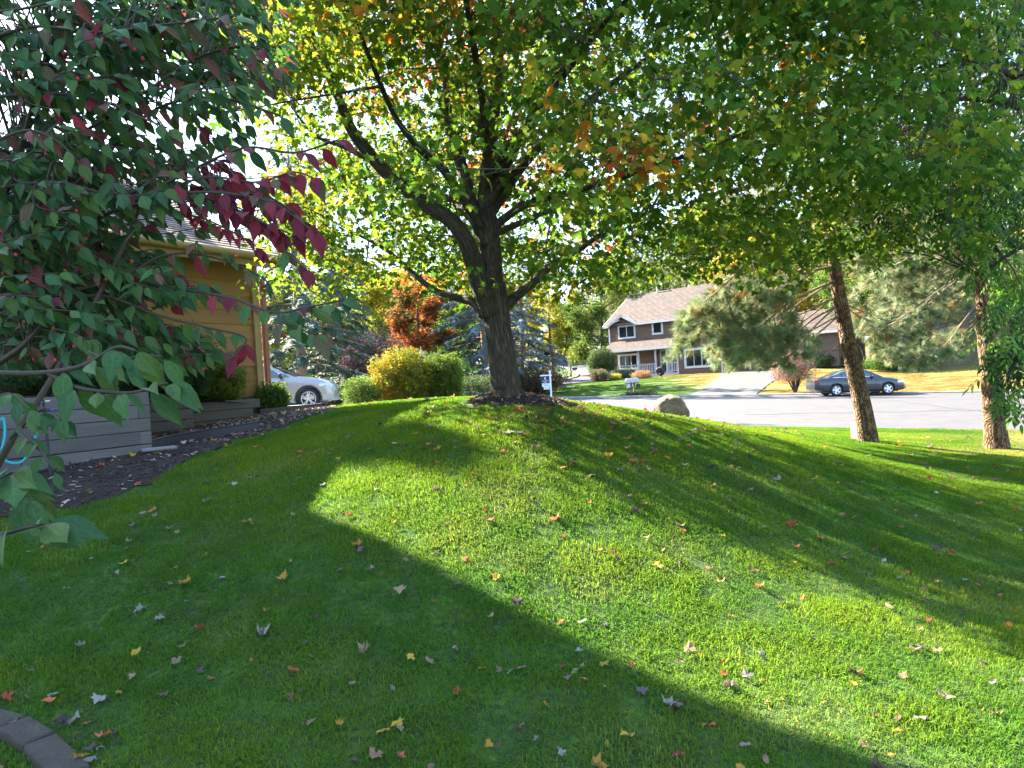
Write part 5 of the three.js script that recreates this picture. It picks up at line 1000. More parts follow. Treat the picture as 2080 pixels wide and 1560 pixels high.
  grow(S([-40, 300, 1.7], [60, 265, 1.7], [120, 290, 1.7], [160, 330, 1.7]), 0.005, { kind: (k, q) => (q() < 0.7 ? 'pink' : 'green'), leaf: 0.06 });
  grow(S([0, 380, 1.8], [110, 370, 1.8], [250, 395, 1.8], [335, 350, 1.8]), 0.006);
  grow(S([-40, 560, 2], [120, 480, 1.95], [250, 420, 1.9], [400, 340, 1.85], [500, 300, 1.8], [600, 310, 1.75], [685, 285, 1.7]), 0.007, { from: 0.4, kind: (k, q) => (k > 0.78 ? 'crimson' : mix(k, q)), bare: 0.25 });
  grow(S([60, 490, 1.9], [260, 420, 1.85], [380, 392, 1.8], [480, 395, 1.75], [560, 415, 1.72], [635, 470, 1.7]), 0.006, { kind: crim, gap: 0.034, from: 0.45, leaf: 0.06 });
  grow(S([300, 400, 1.85], [420, 360, 1.8], [520, 370, 1.75], [600, 350, 1.72], [635, 360, 1.7]), 0.004, { kind: crim, gap: 0.034, leaf: 0.056 });
  grow(S([330, 380, 1.86], [430, 400, 1.82], [500, 430, 1.78], [560, 470, 1.75]), 0.003, { kind: crim, gap: 0.03, from: 0.2, leaf: 0.062 });
  grow(S([300, 430, 1.86], [400, 440, 1.82], [470, 470, 1.78], [520, 500, 1.75]), 0.003, { kind: crim, gap: 0.034, from: 0.3, leaf: 0.056 });
  grow(S([450, 400, 1.8], [520, 390, 1.77], [580, 420, 1.74], [625, 455, 1.72]), 0.003, { kind: crim, gap: 0.028, from: 0.2, leaf: 0.064 });
  grow(S([400, 395, 1.8], [470, 420, 1.77], [530, 450, 1.74], [590, 475, 1.72]), 0.003, { kind: crim, gap: 0.032, from: 0.1 });
  grow(S([560, 480, 1.75], [590, 520, 1.72], [620, 545, 1.7]), 0.0025, { kind: crim, gap: 0.05, from: 0.3 });
  grow(S([-40, 650, 2], [120, 600, 1.95], [260, 570, 1.9], [380, 590, 1.85], [470, 605, 1.75], [560, 635, 1.65], [620, 625, 1.58], [695, 610, 1.52]), 0.006, { kind: (k, q) => mix(k, q), gap: 0.05, bare: 0.1 });
  grow(S([560, 636, 1.65], [590, 660, 1.6], [640, 680, 1.56]), 0.0025, { kind: mix, from: 0.2 });
  grow(S([50, 640, 1.95], [200, 600, 1.9], [320, 640, 1.85], [420, 665, 1.8], [500, 690, 1.76], [480, 720, 1.75]), 0.005, { kind: (k, q) => (k > 0.75 ? 'crimson' : mix(k, q)), bare: 0.25 });
  grow(S([260, 560, 1.9], [330, 520, 1.88], [420, 520, 1.85], [540, 570, 1.8], [560, 610, 1.78]), 0.004, { kind: mix, bare: 0.35 });
  grow(S([-30, 757, 1.2], [90, 757, 1.17], [170, 742, 1.15], [240, 705, 1.13], [275, 712, 1.12]), 0.006, { leaf: 0.062, kind: () => 'green', from: 0.35, droop: 0.9 });
  grow(S([95, 757, 1.17], [150, 785, 1.15], [210, 795, 1.13], [270, 797, 1.11], [340, 778, 1.09]), 0.0045, { leaf: 0.064, kind: () => 'green', from: 0.25, droop: 0.9, bare: 0 });
  grow(S([180, 715, 1.2], [230, 735, 1.18], [290, 722, 1.16], [330, 725, 1.14]), 0.003, { leaf: 0.06, kind: () => 'green', from: 0.2, droop: 1.1 });
  grow(S([-40, 1098, 0.96], [40, 1076, 0.94], [88, 1064, 0.93]), 0.0035, { leaf: 0.074, kind: () => 'green', from: 0.15, droop: 0.35, bare: 0 });
  grow(S([-60, 960, 1.05], [-20, 975, 1.03], [25, 960, 1.0]), 0.004, { leaf: 0.078, kind: () => 'green', from: 0.1, droop: 0.5, bare: 0 });
  grow(S([-40, 1010, 1.1], [20, 1000, 1.08], [60, 1010, 1.06]), 0.003, { leaf: 0.07, kind: () => 'green', from: 0.1, droop: 0.8 });
  grow(S([40, 870, 1.55], [70, 900, 1.5], [100, 940, 1.45], [110, 955, 1.45]), 0.004, { leaf: 0.05, kind: () => 'green', from: 0.1 });
  grow(S([20, 890, 1.6], [90, 830, 1.55], [125, 850, 1.5]), 0.004, { leaf: 0.045, kind: () => 'green', from: 0.1 });
  grow(S([-30, 820, 1.5], [20, 800, 1.45], [60, 830, 1.4]), 0.004, { leaf: 0.055, kind: () => 'green', from: 0.1 });
  // twigs filling the mass
  const anchor = nodes.filter(([p]) => { const q = p.clone().add(base); return -q.z > 1.5 && q.y > 1.35; });
  for (let i = 0; i < 620; i++) {
    const px = -60 + 560 * Math.pow(r(), 1.15), py = -60 + 800 * r(), Z = 1.75 + 0.85 * r(), lim = py < 160 ? 520 : py < 330 ? 470 : py < 520 ? 490 : 380; if (px > lim) continue;
    if (px > 200 && px < 380 && py > 170 && py < 320 && r() < 0.93) continue;                     // a gap that lets the sky through
    if (px > 290 && py > 420 && py < 700 && r() < 0.85) continue;
    const c = rel(px, py, Z); let best = anchor[0], bd = 1e9; for (const n of anchor) { const d = n[0].distanceToSquared(c) + Math.max(0, n[0].x - c.x); if (d < bd) { bd = d; best = n; } }
    const s = best[0], L = Math.sqrt(bd), tail = c.clone().add(V(0.05 + 0.1 * r(), (r() - 0.6) * 0.08, (r() - 0.5) * 0.1));
    if (L > 0.75) continue;
    const red = px > 330 && py > 320 && py < 480;
    grow([s, s.clone().lerp(c, 0.5).add(V(0, 0.03, 0)), c, tail], 0.0016 + 0.003 * L, { from: clamp(1 - 0.24 / (L + 0.12), 0.1, 0.85), gap: 0.038, leaf: 0.047 + 0.016 * r(), kind: red ? crim : (k, z) => (z() < 0.09 ? 'pink' : z() < 0.03 ? 'crimson' : 'green') });
  }
  part('branches', wood, M.bushBark, t);
  // the leaves that show largest are single pieces, the others one mass
  const proj = new THREE.Matrix4().multiplyMatrices(camera.projectionMatrix, camera.matrixWorldInverse), v = V(0, 0, 0);
  for (const l of leaves) { v.setFromMatrixPosition(l.m).add(base).applyMatrix4(proj); l.seen = Math.abs(v.x) < 1.02 && Math.abs(v.y) < 1.02; }
  const order = leaves.filter((l) => l.seen).sort((a, b) => b.size - a.size), single = new Set(order.slice(0, 298));
  const rest = geos.map(() => []);
  for (const l of leaves) {
    if (single.has(l)) { const m = part('leaf', geos[l.geo], mats[l.kind][l.c], t); m.applyMatrix4(l.m); } else rest[l.geo].push([l.m, vary(cols[l.kind][l.c], r, 0.2)]);
  }
  const f = new THREE.Group(); f.name = 'foliage'; f.userData.kind = 'stuff'; t.add(f);
  const restMat = phys({ color: lin(1, 1, 1), map: T.vein, roughness: 1, transmission: 0.4, thickness: 0, specularIntensity: 0.3, clearcoat: 0.3, clearcoatRoughness: 0.42, side: THREE.DoubleSide });
  rest.forEach((l, i) => copies('leaves', geos[i], restMat, l, f, 'stuff'));
  part('berries', berries.map((p) => new THREE.SphereGeometry(0.0042, 7, 6).scale(1, 1.3, 1).translate(p.x, p.y, p.z)), std({ color: lin(0.42, 0.03, 0.015), roughness: 0.35 }), t);
}
// ---------------------------------------------------------------- cars
function loft(rings, close = true) {     // rings of equal length, lists of Vector3, each ring a loop
  const n = rings[0].length, pos = [], idx = [];
  for (const ring of rings) for (const p of ring) pos.push(p.x, p.y, p.z);
  for (let i = 0; i < rings.length - 1; i++) for (let k = 0; k < n; k++) { const a = i * n + k, b = i * n + (k + 1) % n; idx.push(a, b, a + n, b, b + n, a + n); }
  if (close) for (const [i, flip] of [[0, 0], [rings.length - 1, 1]]) { const c = rings[i].reduce((s, p) => s.add(p), V(0, 0, 0)).divideScalar(n), k0 = pos.length / 3; pos.push(c.x, c.y, c.z); for (let k = 0; k < n; k++) { const a = i * n + k, b = i * n + (k + 1) % n; flip ? idx.push(k0, a, b) : idx.push(k0, b, a); } }
  return geoFrom(pos, idx);
}
const interp = (tab, x) => { if (x <= tab[0][0]) return tab[0][1]; for (let i = 1; i < tab.length; i++) if (x <= tab[i][0]) { const t = (x - tab[i - 1][0]) / (tab[i][0] - tab[i - 1][0]); return lerp(tab[i - 1][1], tab[i][1], t * t * (3 - 2 * t) * 0.5 + t * 0.5); } return tab[tab.length - 1][1]; };
function makeCar(name, label, pos, turn, roll, c) {
  const t = thing(name, label, 'car', pos, 0); t.rotation.set(0, turn, 0); t.rotateZ(roll);
  const ring = (x) => { const w = interp(c.w, x), yb = interp(c.bottom, x), yt = interp(c.belt, x), h = yt - yb, half = [[yb, 0.86], [yb + 0.07 * h, 0.97], [yb + 0.3 * h, 0.995], [yb + 0.58 * h, 1], [yb + 0.78 * h, 0.985], [yb + 0.92 * h, 0.945], [yt, 0.86], [yt + 0.02, 0.5]];
    return [...half.map(([y, z]) => V(x, y, -z * w)).reverse(), ...half.map(([y, z]) => V(x, y, z * w))]; };
  const xs = []; for (let i = 0; i <= 44; i++) xs.push(c.L * (0.5 - 0.5 * Math.cos(Math.PI * i / 44)));
  let body = toCreasedNormals(loft(xs.map(ring)), 0.7);
  if (body.attributes.normal) { const probe = loft(xs.map(ring)); let s = 0; const p = probe.attributes.position, n = probe.attributes.normal; for (let i = 0; i < p.count; i++) s += n.getZ(i) * p.getZ(i); if (s < 0) { const ix = probe.index.array; for (let i = 0; i < ix.length; i += 3) { const q = ix[i]; ix[i] = ix[i + 1]; ix[i + 1] = q; } probe.computeVertexNormals(); } body = probe; }
  const ev = new Evaluator(); ev.useGroups = false; ev.attributes = ['position', 'normal', 'uv'];
  let br = new Brush(body.toNonIndexed(), c.paint); br.updateMatrixWorld();
  for (const wx of c.wheels) for (const s of [1, -1]) { const cg = new THREE.CylinderGeometry(c.arch, c.arch, 0.5, 36).rotateX(Math.PI / 2).translate(wx, c.r, s * (c.half - 0.06)).toNonIndexed(); const cut = new Brush(cg, c.paint); cut.updateMatrixWorld(); br = ev.evaluate(br, cut, SUBTRACTION); }
  part('body', toCreasedNormals(br.geometry, 0.6), c.paint, t);
  // cabin
  const zAt = (x, y) => lerp(c.gl[0], c.gl[1], clamp((y - c.base) / (c.H - c.base), 0, 1)) * interp(c.gw, x);
  const cab = []; for (let i = 0; i <= 26; i++) { const x = lerp(c.roof[0][0], c.roof[c.roof.length - 1][0], i / 26), yt = Math.max(interp(c.roof, x), c.base + 0.01), h = yt - (c.base - 0.05), half = [[c.base - 0.05, 1], [c.base - 0.05 + 0.5 * h, 1], [c.base - 0.05 + 0.88 * h, 0.985], [yt - 0.02, 0.86], [yt, 0.5]]; cab.push([...half.map(([y, k]) => V(x, y, -zAt(x, y) * k)).reverse(), ...half.map(([y, k]) => V(x, y, zAt(x, y) * k))]); }
  const cabin = part('cabin', toCreasedNormals(loft(cab), 0.6), c.paint, t);
  for (const win of c.windows) for (const s of [1, -1]) {
    const sh = new THREE.Shape(win.map(([x, y]) => new THREE.Vector2(x, y))), g = new THREE.ExtrudeGeometry(sh, { depth: 0.006, bevelEnabled: false }), p = g.attributes.position;
    for (let i = 0; i < p.count; i++) { const x = p.getX(i), y = p.getY(i); p.setZ(i, s * (zAt(x, y) + 0.004 + p.getZ(i))); } g.computeVertexNormals(); part('side_window', g, M.carGlass, cabin);
  }
  { const [a, b] = c.shield, wide = 0.9, pos = []; for (const [x, y] of [a, b]) pos.push(x + 0.02, y + 0.012, -zAt(x, y) * wide, x + 0.02, y + 0.012, zAt(x, y) * wide); part('windscreen', geoFrom(pos, [0, 1, 2, 1, 3, 2, 0, 2, 1, 1, 2, 3]), M.carGlass, cabin); }
  for (const s of [1, -1]) { const m = part('mirror', new RoundedBoxGeometry(0.10, 0.15, 0.2, 2, 0.04).translate(c.mirror[0], c.mirror[1], s * (c.half + 0.03)), c.mirrorMat ?? c.paint, t); part('stalk', box(0.06, 0.05, 0.16, c.mirror[0], c.mirror[1] - 0.09, s * (c.half - 0.06)), M.black, m); }
  for (const wx of c.wheels) for (const s of [1, -1]) {
    const w = new THREE.Group(); w.name = 'wheel'; w.position.set(wx, c.r, s * (c.half - 0.13)); t.add(w);
    const prof = [[c.r * 0.66, -0.1], [c.r * 0.9, -0.11], [c.r * 0.985, -0.075], [c.r, 0], [c.r * 0.985, 0.075], [c.r * 0.9, 0.11], [c.r * 0.66, 0.1]].map(([a, b]) => new THREE.Vector2(a, b));
    part('tyre', new THREE.LatheGeometry(prof, 40).rotateX(Math.PI / 2), M.rubber, w);
    const rim = [new THREE.TorusGeometry(c.r * 0.655, 0.018, 8, 40).translate(0, 0, s * 0.085), new THREE.CylinderGeometry(c.r * 0.13, c.r * 0.15, 0.05, 18).rotateX(Math.PI / 2).translate(0, 0, s * 0.075)];
    for (let k = 0; k < c.spokes; k++) { const a = k / c.spokes * 6.283 + c.spin; for (const o of c.pair) { const g = new RoundedBoxGeometry(c.r * 0.56, c.sw, 0.03, 1, 0.008).translate(c.r * 0.38, 0, 0); g.rotateZ(o); g.translate(0, 0, s * 0.075); g.rotateZ(a); rim.push(g); } }
    part('rim', rim, M.rim, w); part('rim_barrel', new THREE.CylinderGeometry(c.r * 0.645, c.r * 0.645, 0.18, 32, 1, true).rotateX(Math.PI / 2), M.rim, w); part('brake_disc', new THREE.CylinderGeometry(c.r * 0.44, c.r * 0.44, 0.02, 28).rotateX(Math.PI / 2).translate(0, 0, -s * 0.02), M.rim, w);
  }
  for (const wx of c.wheels) for (const s of [1, -1]) part('wheel_arch', new THREE.TorusGeometry(c.arch + 0.0, c.lip, 8, 40, Math.PI * 1.12).rotateZ(-Math.PI * 0.06).scale(1, 1, 0.8).translate(wx, c.r, s * (c.half - 0.012)), c.lipMat, t);
  part('underbody', box(c.L * 0.78, 0.18, c.half * 1.7, c.L * 0.5, 0.26, 0), M.black, t);
  for (const [nm, g, m] of c.extra) part(nm, g, m, t);
  return t;
}
{
  const Z = 26, wy = 1.6 - (836 - 794) / FOCAL * Z, wheel = at(632, 812, Z), X = wheel.x;
  const y = Math.max(height(X, Z) + 0.012, wy - 0.05);
  makeCar('parked_suv', 'silver SUV parked on the drive behind the ochre house corner', P(X - 3.97, Z + 0.35, height(X - 1, Z) + 0.012), 0.06, -0.0, {
    L: 4.74, H: 1.76, half: 0.93, r: 0.385, arch: 0.445, wheels: [1.12, 3.92], base: 1.13, paint: M.silver, lip: 0.035, lipMat: M.black, spokes: 5, spin: 0.31, pair: [0.16, -0.16], sw: 0.035,
    w: [[0, 0.78], [0.3, 0.9], [1.2, 0.93], [3.6, 0.93], [4.3, 0.9], [4.52, 0.82], [4.67, 0.70], [4.74, 0.55]], bottom: [[0, 0.42], [0.4, 0.3], [3.4, 0.26], [4.4, 0.24], [4.74, 0.30]], belt: [[0, 1.08], [0.5, 1.18], [3.0, 1.17], [3.5, 1.18], [4.2, 1.08], [4.5, 0.97], [4.66, 0.84], [4.74, 0.64]],
    gl: [0.87, 0.66], gw: [[0.1, 0.86], [0.8, 1], [2.6, 1], [3.5, 0.94]], roof: [[0.12, 1.15], [0.35, 1.48], [0.8, 1.66], [1.7, 1.76], [2.3, 1.72], [2.7, 1.59], [3.2, 1.33], [3.55, 1.15]],
    windows: [[[0.75, 1.22], [2.02, 1.21], [2.02, 1.63], [1.2, 1.64]], [[2.1, 1.21], [3.05, 1.20], [2.75, 1.44], [2.4, 1.61], [2.1, 1.64]], [[3.1, 1.20], [3.3, 1.19], [3.08, 1.33]]], shield: [[2.55, 1.65], [3.5, 1.18]], mirror: [3.02, 1.25], mirrorMat: M.black,
    extra: [['headlight', new RoundedBoxGeometry(0.34, 0.11, 0.05, 2, 0.02).rotateY(0.5).translate(4.45, 0.84, 0.80), phys({ color: lin(0.55, 0.58, 0.6), roughness: 0.1, clearcoat: 1 })], ['headlight', new RoundedBoxGeometry(0.34, 0.11, 0.05, 2, 0.02).rotateY(-0.5).translate(4.45, 0.84, -0.80), phys({ color: lin(0.55, 0.58, 0.6), roughness: 0.1, clearcoat: 1 })], ['front_lip', new RoundedBoxGeometry(0.5, 0.06, 1.62, 2, 0.02).translate(4.5, 0.31, 0), M.silver], ['door_seam', box(0.008, 0.62, 0.01, 3.22, 0.72, 0.926), M.black], ['sill', new RoundedBoxGeometry(2.2, 0.09, 0.08, 2, 0.03).translate(2.4, 0.30, 0.90), M.silver], ['window_trim', box(2.3, 0.018, 0.012, 2.0, 1.19, 0.853), M.chrome]],
  });
}
{
  const Z = 41.2, a = at(1676, 805, Z), b = at(1778, 806, Z), y = height(a.x, Z) + 0.008;
  const roll = Math.atan2(height(b.x, Z) - height(a.x, Z), b.x - a.x);
  makeCar('parked_sedan', 'dark blue-grey sedan parked at the far kerb behind the leaning pine', P(a.x - 0.45, Z + 0.9, height(a.x - 0.45, Z + 0.9) + 0.008), -0.05, roll, {
    L: 5.08, H: 1.49, half: 0.92, r: 0.335, arch: 0.385, wheels: [1.14, 3.95], base: 0.98, paint: M.navyPaint, lip: 0.012, lipMat: M.navyPaint, spokes: 5, spin: 0.6, pair: [0], sw: 0.10,
    w: [[0, 0.72], [0.2, 0.84], [1.0, 0.92], [3.9, 0.92], [4.5, 0.87], [4.85, 0.76], [5.08, 0.52]], bottom: [[0, 0.36], [0.5, 0.24], [3.6, 0.22], [4.7, 0.22], [5.08, 0.28]], belt: [[0, 0.86], [0.15, 0.98], [0.9, 1.02], [3.4, 0.99], [4.2, 0.92], [4.75, 0.78], [5.0, 0.64], [5.08, 0.5]],
    gl: [0.84, 0.60], gw: [[0.6, 0.88], [1.4, 1], [2.8, 1], [3.7, 0.94]], roof: [[0.62, 0.99], [1.1, 1.2], [1.6, 1.40], [2.1, 1.48], [2.6, 1.47], [3.0, 1.36], [3.45, 1.14], [3.75, 0.98]],
    windows: [[[0.98, 1.05], [1.45, 1.05], [1.45, 1.28], [1.3, 1.24]], [[1.5, 1.05], [2.15, 1.05], [2.15, 1.39], [1.75, 1.37], [1.5, 1.29]], [[2.22, 1.05], [3.2, 1.05], [2.9, 1.27], [2.6, 1.38], [2.22, 1.39]]], shield: [[2.78, 1.42], [3.68, 1.01]], mirror: [3.1, 1.05],
    extra: [['headlight', new RoundedBoxGeometry(0.42, 0.13, 0.06, 2, 0.025).rotateY(0.42).translate(4.66, 0.70, 0.80), phys({ color: lin(0.75, 0.78, 0.8), roughness: 0.1, clearcoat: 1 })], ['headlight', new RoundedBoxGeometry(0.42, 0.13, 0.06, 2, 0.025).rotateY(-0.42).translate(4.66, 0.70, -0.80), phys({ color: lin(0.75, 0.78, 0.8), roughness: 0.1, clearcoat: 1 })], ['tail_light', new RoundedBoxGeometry(0.26, 0.16, 0.08, 2, 0.03).rotateY(-0.4).translate(0.10, 0.86, 0.76), std({ color: lin(0.5, 0.02, 0.03), roughness: 0.2 })], ['fog_lamp', new THREE.CylinderGeometry(0.06, 0.06, 0.05, 12).rotateX(1.2).translate(4.82, 0.45, 0.70), M.rim], ['number_plate', box(0.02, 0.12, 0.3, 5.06, 0.45, 0.1), M.white], ['window_trim', [box(2.25, 0.02, 0.012, 2.1, 1.035, 0.826)], M.chrome], ['door_handle', box(0.16, 0.03, 0.03, 1.6, 0.86, 0.92), M.navyPaint], ['door_handle', box(0.16, 0.03, 0.03, 2.6, 0.86, 0.92), M.navyPaint], ['door_seam', box(0.008, 0.62, 0.008, 2.18, 0.68, 0.918), M.black], ['door_seam', box(0.008, 0.62, 0.008, 3.3, 0.68, 0.917), M.black], ['bumper_grille', box(0.05, 0.07, 0.8, 5.03, 0.36, 0), M.black]],
  });
}
// ---------------------------------------------------------------- boulder, pedestal, sign, mailboxes and the rest
{
  const Z = 14.5, c = at(1361, 832, Z), g = new THREE.IcosahedronGeometry(1, 24), p = g.attributes.position, uv = [];
  for (let i = 0; i < p.count; i++) {
    const v = V(p.getX(i), p.getY(i), p.getZ(i)).normalize(), a = fbm(v.x * 1.1 + 3, v.y * 1.1, v.z * 1.1, 4), f = 1 + 0.22 * a + 0.03 * fbm(v.x * 7, v.y * 7, v.z * 7, 2);
    v.multiplyScalar(f); const peak = 1 - 0.25 * Math.max(0, v.y) * Math.abs(v.x - 0.12); let y = v.y * (v.y > 0 ? 0.36 : 0.2) * peak; if (y > 0.23) y = 0.23 + (y - 0.23) * 0.4; v.set(v.x * 0.40 * (1 - 0.38 * Math.max(0, v.y)), y, v.z * 0.34);
    if (v.x > 0.12 && v.x + 0.4 * v.z > 0.16) v.x = lerp(v.x, 0.16 + 0.55 * (v.x - 0.12), 0.5);
    p.setXYZ(i, v.x, v.y, v.z); uv.push(v.x + v.z * 0.6, v.y + v.z * 0.3);
  }
  g.setAttribute('uv', new THREE.Float32BufferAttribute(uv, 2)); g.computeVertexNormals();
  const m = solo('boulder', g, M.rock, 'rounded pale granite boulder at the street edge of the lawn', 'boulder'); m.scale.set(1.05, 1.38, 1.0); m.position.set(c.x, height(c.x, Z) + 0.06, -Z);
}
{
  const Z = 13.5, c = at(1745, 888, Z), y = height(c.x, Z), t = thing('utility_pedestal', 'pale green utility pedestal beside the leaning pine', 'utility box', P(c.x, Z, y - 0.03), 0.2);
  part('housing', new RoundedBoxGeometry(0.20, 0.34, 0.2, 2, 0.012).translate(0, 0.16, 0), M.pedestal, t); part('cap', new RoundedBoxGeometry(0.215, 0.03, 0.215, 2, 0.01).translate(0, 0.335, 0), M.pedestal, t);
}
{
  const Z = 50.8, c = at(1120, 808, Z), y = height(c.x, Z), t = thing('real_estate_sign', 'navy and white hanging sign on a white wooden post', 'sign', P(c.x, Z, y), 0.08);
  const wp = std({ color: lin(0.8, 0.8, 0.8), roughness: 0.6 });
  part('post', [box(0.11, 1.85, 0.11, 0, 0.88, 0, 0.008)], wp, t);
  part('finial', new THREE.ConeGeometry(0.085, 0.12, 4).rotateY(Math.PI / 4).translate(0, 1.865, 0), wp, t);
  part('arm', box(0.80, 0.085, 0.09, -0.28, 1.58, 0.002), wp, t);
  const cv = document.createElement('canvas'); cv.width = 256; cv.height = 214; const x = cv.getContext('2d');
  x.fillStyle = '#1b2150'; x.fillRect(0, 0, 256, 214); x.fillStyle = '#e8eaf4'; x.strokeStyle = '#e8eaf4';
  x.beginPath(); x.ellipse(122, 58, 27, 30, 0, 0, 7); x.fill(); x.fillStyle = '#1b2150'; x.beginPath(); x.ellipse(131, 58, 12, 14, 0.6, 0, 7); x.fill(); x.fillStyle = '#e8eaf4';
  x.lineWidth = 17; x.beginPath(); x.moveTo(108, 80); x.quadraticCurveTo(142, 92, 136, 118); x.stroke();
  x.fillRect(24, 138, 88, 11); x.fillRect(140, 132, 90, 11); x.fillRect(88, 172, 78, 16);
  const ct = new THREE.CanvasTexture(cv); ct.colorSpace = THREE.SRGBColorSpace; ct.magFilter = THREE.LinearFilter;
  const pm = [std({ color: lin(0.012, 0.016, 0.075), roughness: 0.5 })]; const face = std({ map: ct, roughness: 0.5 });
  part('panel', box(0.56, 0.46, 0.018, -0.34, 1.28, 0), pm[0], t); part('panel_print', new THREE.PlaneGeometry(0.56, 0.46).translate(-0.34, 1.28, 0.013), face, t);
  part('rider', box(0.54, 0.24, 0.012, -0.32, 0.92, 0), wp, t); part('rider', box(0.40, 0.17, 0.012, -0.29, 0.70, 0), wp, t);
  for (const [yy, w, xx] of [[0.98, 0.40, -0.32], [0.90, 0.34, -0.30], [0.70, 0.26, -0.29]]) part('print_line', box(w, 0.028, 0.004, xx, yy, 0.009), std({ color: lin(0.18, 0.22, 0.38), roughness: 0.6 }), t);
  part('chain', [limb([V(-0.56, 1.55, 0), V(-0.56, 1.5, 0)], () => 0.008, 5), limb([V(-0.12, 1.55, 0), V(-0.12, 1.5, 0)], () => 0.008, 5)], M.rim, t);
}
{
  const Z = 49.8, c = at(1285, 808, Z), y = height(c.x, Z), t = thing('mailbox_cluster', 'three white mailboxes on a shared wooden post with newspaper tubes', 'mailboxes', P(c.x, Z, y), 0.1);
  const dome = (w, h, d) => { const s = new THREE.Shape(); s.moveTo(-w / 2, 0); s.lineTo(w / 2, 0); s.lineTo(w / 2, h * 0.55); s.absarc(0, h * 0.55, w / 2, 0, Math.PI); s.lineTo(-w / 2, 0); return new THREE.ExtrudeGeometry(s, { depth: d, bevelEnabled: true, bevelSize: 0.008, bevelThickness: 0.008, bevelSegments: 1 }).translate(0, 0, -d / 2); };
  const wd = std({ map: rep(T.wood, 2), color: lin(0.25, 0.21, 0.14), roughness: 0.9 });
  part('post', box(0.11, 0.86, 0.11, -0.05, 0.42, 0), wd, t); part('post', box(0.11, 0.86, 0.11, 0.16, 0.42, 0), wd, t); part('shelf', box(0.92, 0.05, 0.34, 0.02, 0.87, 0), wd, t);
  [-0.27, 0.02, 0.31].forEach((x) => { const m = part('mailbox', dome(0.25, 0.32, 0.46).translate(x, 0.90, 0), M.white, t); part('door', dome(0.235, 0.30, 0.012).translate(x, 0.905, 0.245), M.white, m); part('flag', box(0.015, 0.16, 0.03, x + 0.145, 1.08, 0.05), std({ color: lin(0.4, 0.02, 0.02) }), m); });
  [-0.20, 0.34].forEach((x, i) => { const n = part('newspaper_tube', dome(0.22, 0.22, 0.42).rotateZ(i ? -0.2 : 0.05).translate(x + (i ? 0.06 : -0.1), 0.56, 0.02), M.black, t); part('rim', dome(0.235, 0.235, 0.02).translate(x + (i ? 0.06 : -0.1), 0.555, 0.24), i ? M.black : M.white, n); });
}
{ // hydrant on the far lawn
  const Z = 60, c = at(1138, 782, Z), t = thing('fire_hydrant', 'small yellow fire hydrant on the sunlit far lawn', 'hydrant', P(c.x, Z, height(c.x, Z))), m = std({ color: lin(0.50, 0.22, 0.03), roughness: 0.5 });
  part('barrel', new THREE.LatheGeometry([[0.16, 0], [0.16, 0.05], [0.11, 0.07], [0.11, 0.55], [0.14, 0.57], [0.14, 0.62], [0.10, 0.7], [0.03, 0.78], [0.0, 0.8]].map(([a, b]) => new THREE.Vector2(a, b)), 16), m, t);
  for (const s of [1, -1]) part('nozzle', new THREE.CylinderGeometry(0.055, 0.055, 0.1, 10).rotateZ(Math.PI / 2).translate(s * 0.15, 0.45, 0), m, t);
  part('nozzle', new THREE.CylinderGeometry(0.07, 0.07, 0.1, 10).rotateX(Math.PI / 2).translate(0, 0.42, 0.13), m, t);
}
{ // a lone mailbox up the street
  const Z = 80, c = at(1160, 757, Z), t = thing('street_mailbox', 'dark mailbox on a post beside the uphill street', 'mailbox', P(c.x, Z, height(c.x, Z)));
  part('post', box(0.13, 1.5, 0.13, 0, 0.73, 0), M.barkTwig, t); part('arm', box(0.5, 0.1, 0.1, 0.24, 0.95, 0), M.barkTwig, t); part('box', [box(0.55, 0.24, 0.22, 0.42, 1.13, 0, 0.06)], M.black, t);
}
{ // reel of black hose by the porch
  const Z = 63.6, c = at(1340.5, 752, 66), y = height(c.x, 66), t = thing('hose_reel', 'coil of dark hose hung beside the porch corner', 'hose reel', P(c.x, 66, y), -0.7);
  for (let i = 0; i < 4; i++) part('coil', new THREE.TorusGeometry(0.36 - i * 0.02, 0.05, 8, 28).translate(0, 0.5, -0.12 + i * 0.08), M.black, t);
  part('hanger', box(0.12, 0.7, 0.08, 0, 0.35, -0.2), M.black, t);
}
{ // garden ornament above the shrubs
  const Z = 23.5, c = at(857, 742, Z), y0 = height(c.x, Z), t = thing('garden_ornament', 'striped pointed garden ornament showing above the golden shrub', 'ornament', P(c.x, Z, y0)), H = c.y - y0 + 0.42;
  part('pole', new THREE.CylinderGeometry(0.02, 0.02, H - 0.4, 8).translate(0, (H - 0.4) / 2, 0), M.barkTwig, t);
  const tan = std({ color: lin(0.45, 0.27, 0.13), roughness: 0.7 }), pk = std({ color: lin(0.5, 0.28, 0.3), roughness: 0.7 });
  part('body', new THREE.LatheGeometry([[0.0, 0], [0.13, 0.02], [0.15, 0.12], [0.11, 0.28]].map(([a, b]) => new THREE.Vector2(a, b)), 16).translate(0, H - 0.42, 0), tan, t);
  for (let i = 0; i < 5; i++) part('stripe', new THREE.CylinderGeometry(0.11 - (i + 1) * 0.02, 0.11 - i * 0.02, 0.05, 16).translate(0, H - 0.115 + i * 0.05, 0), i % 2 ? tan : pk, t);
  part('finial', new THREE.ConeGeometry(0.02, 0.08, 10).translate(0, H + 0.17, 0), tan, t);
}
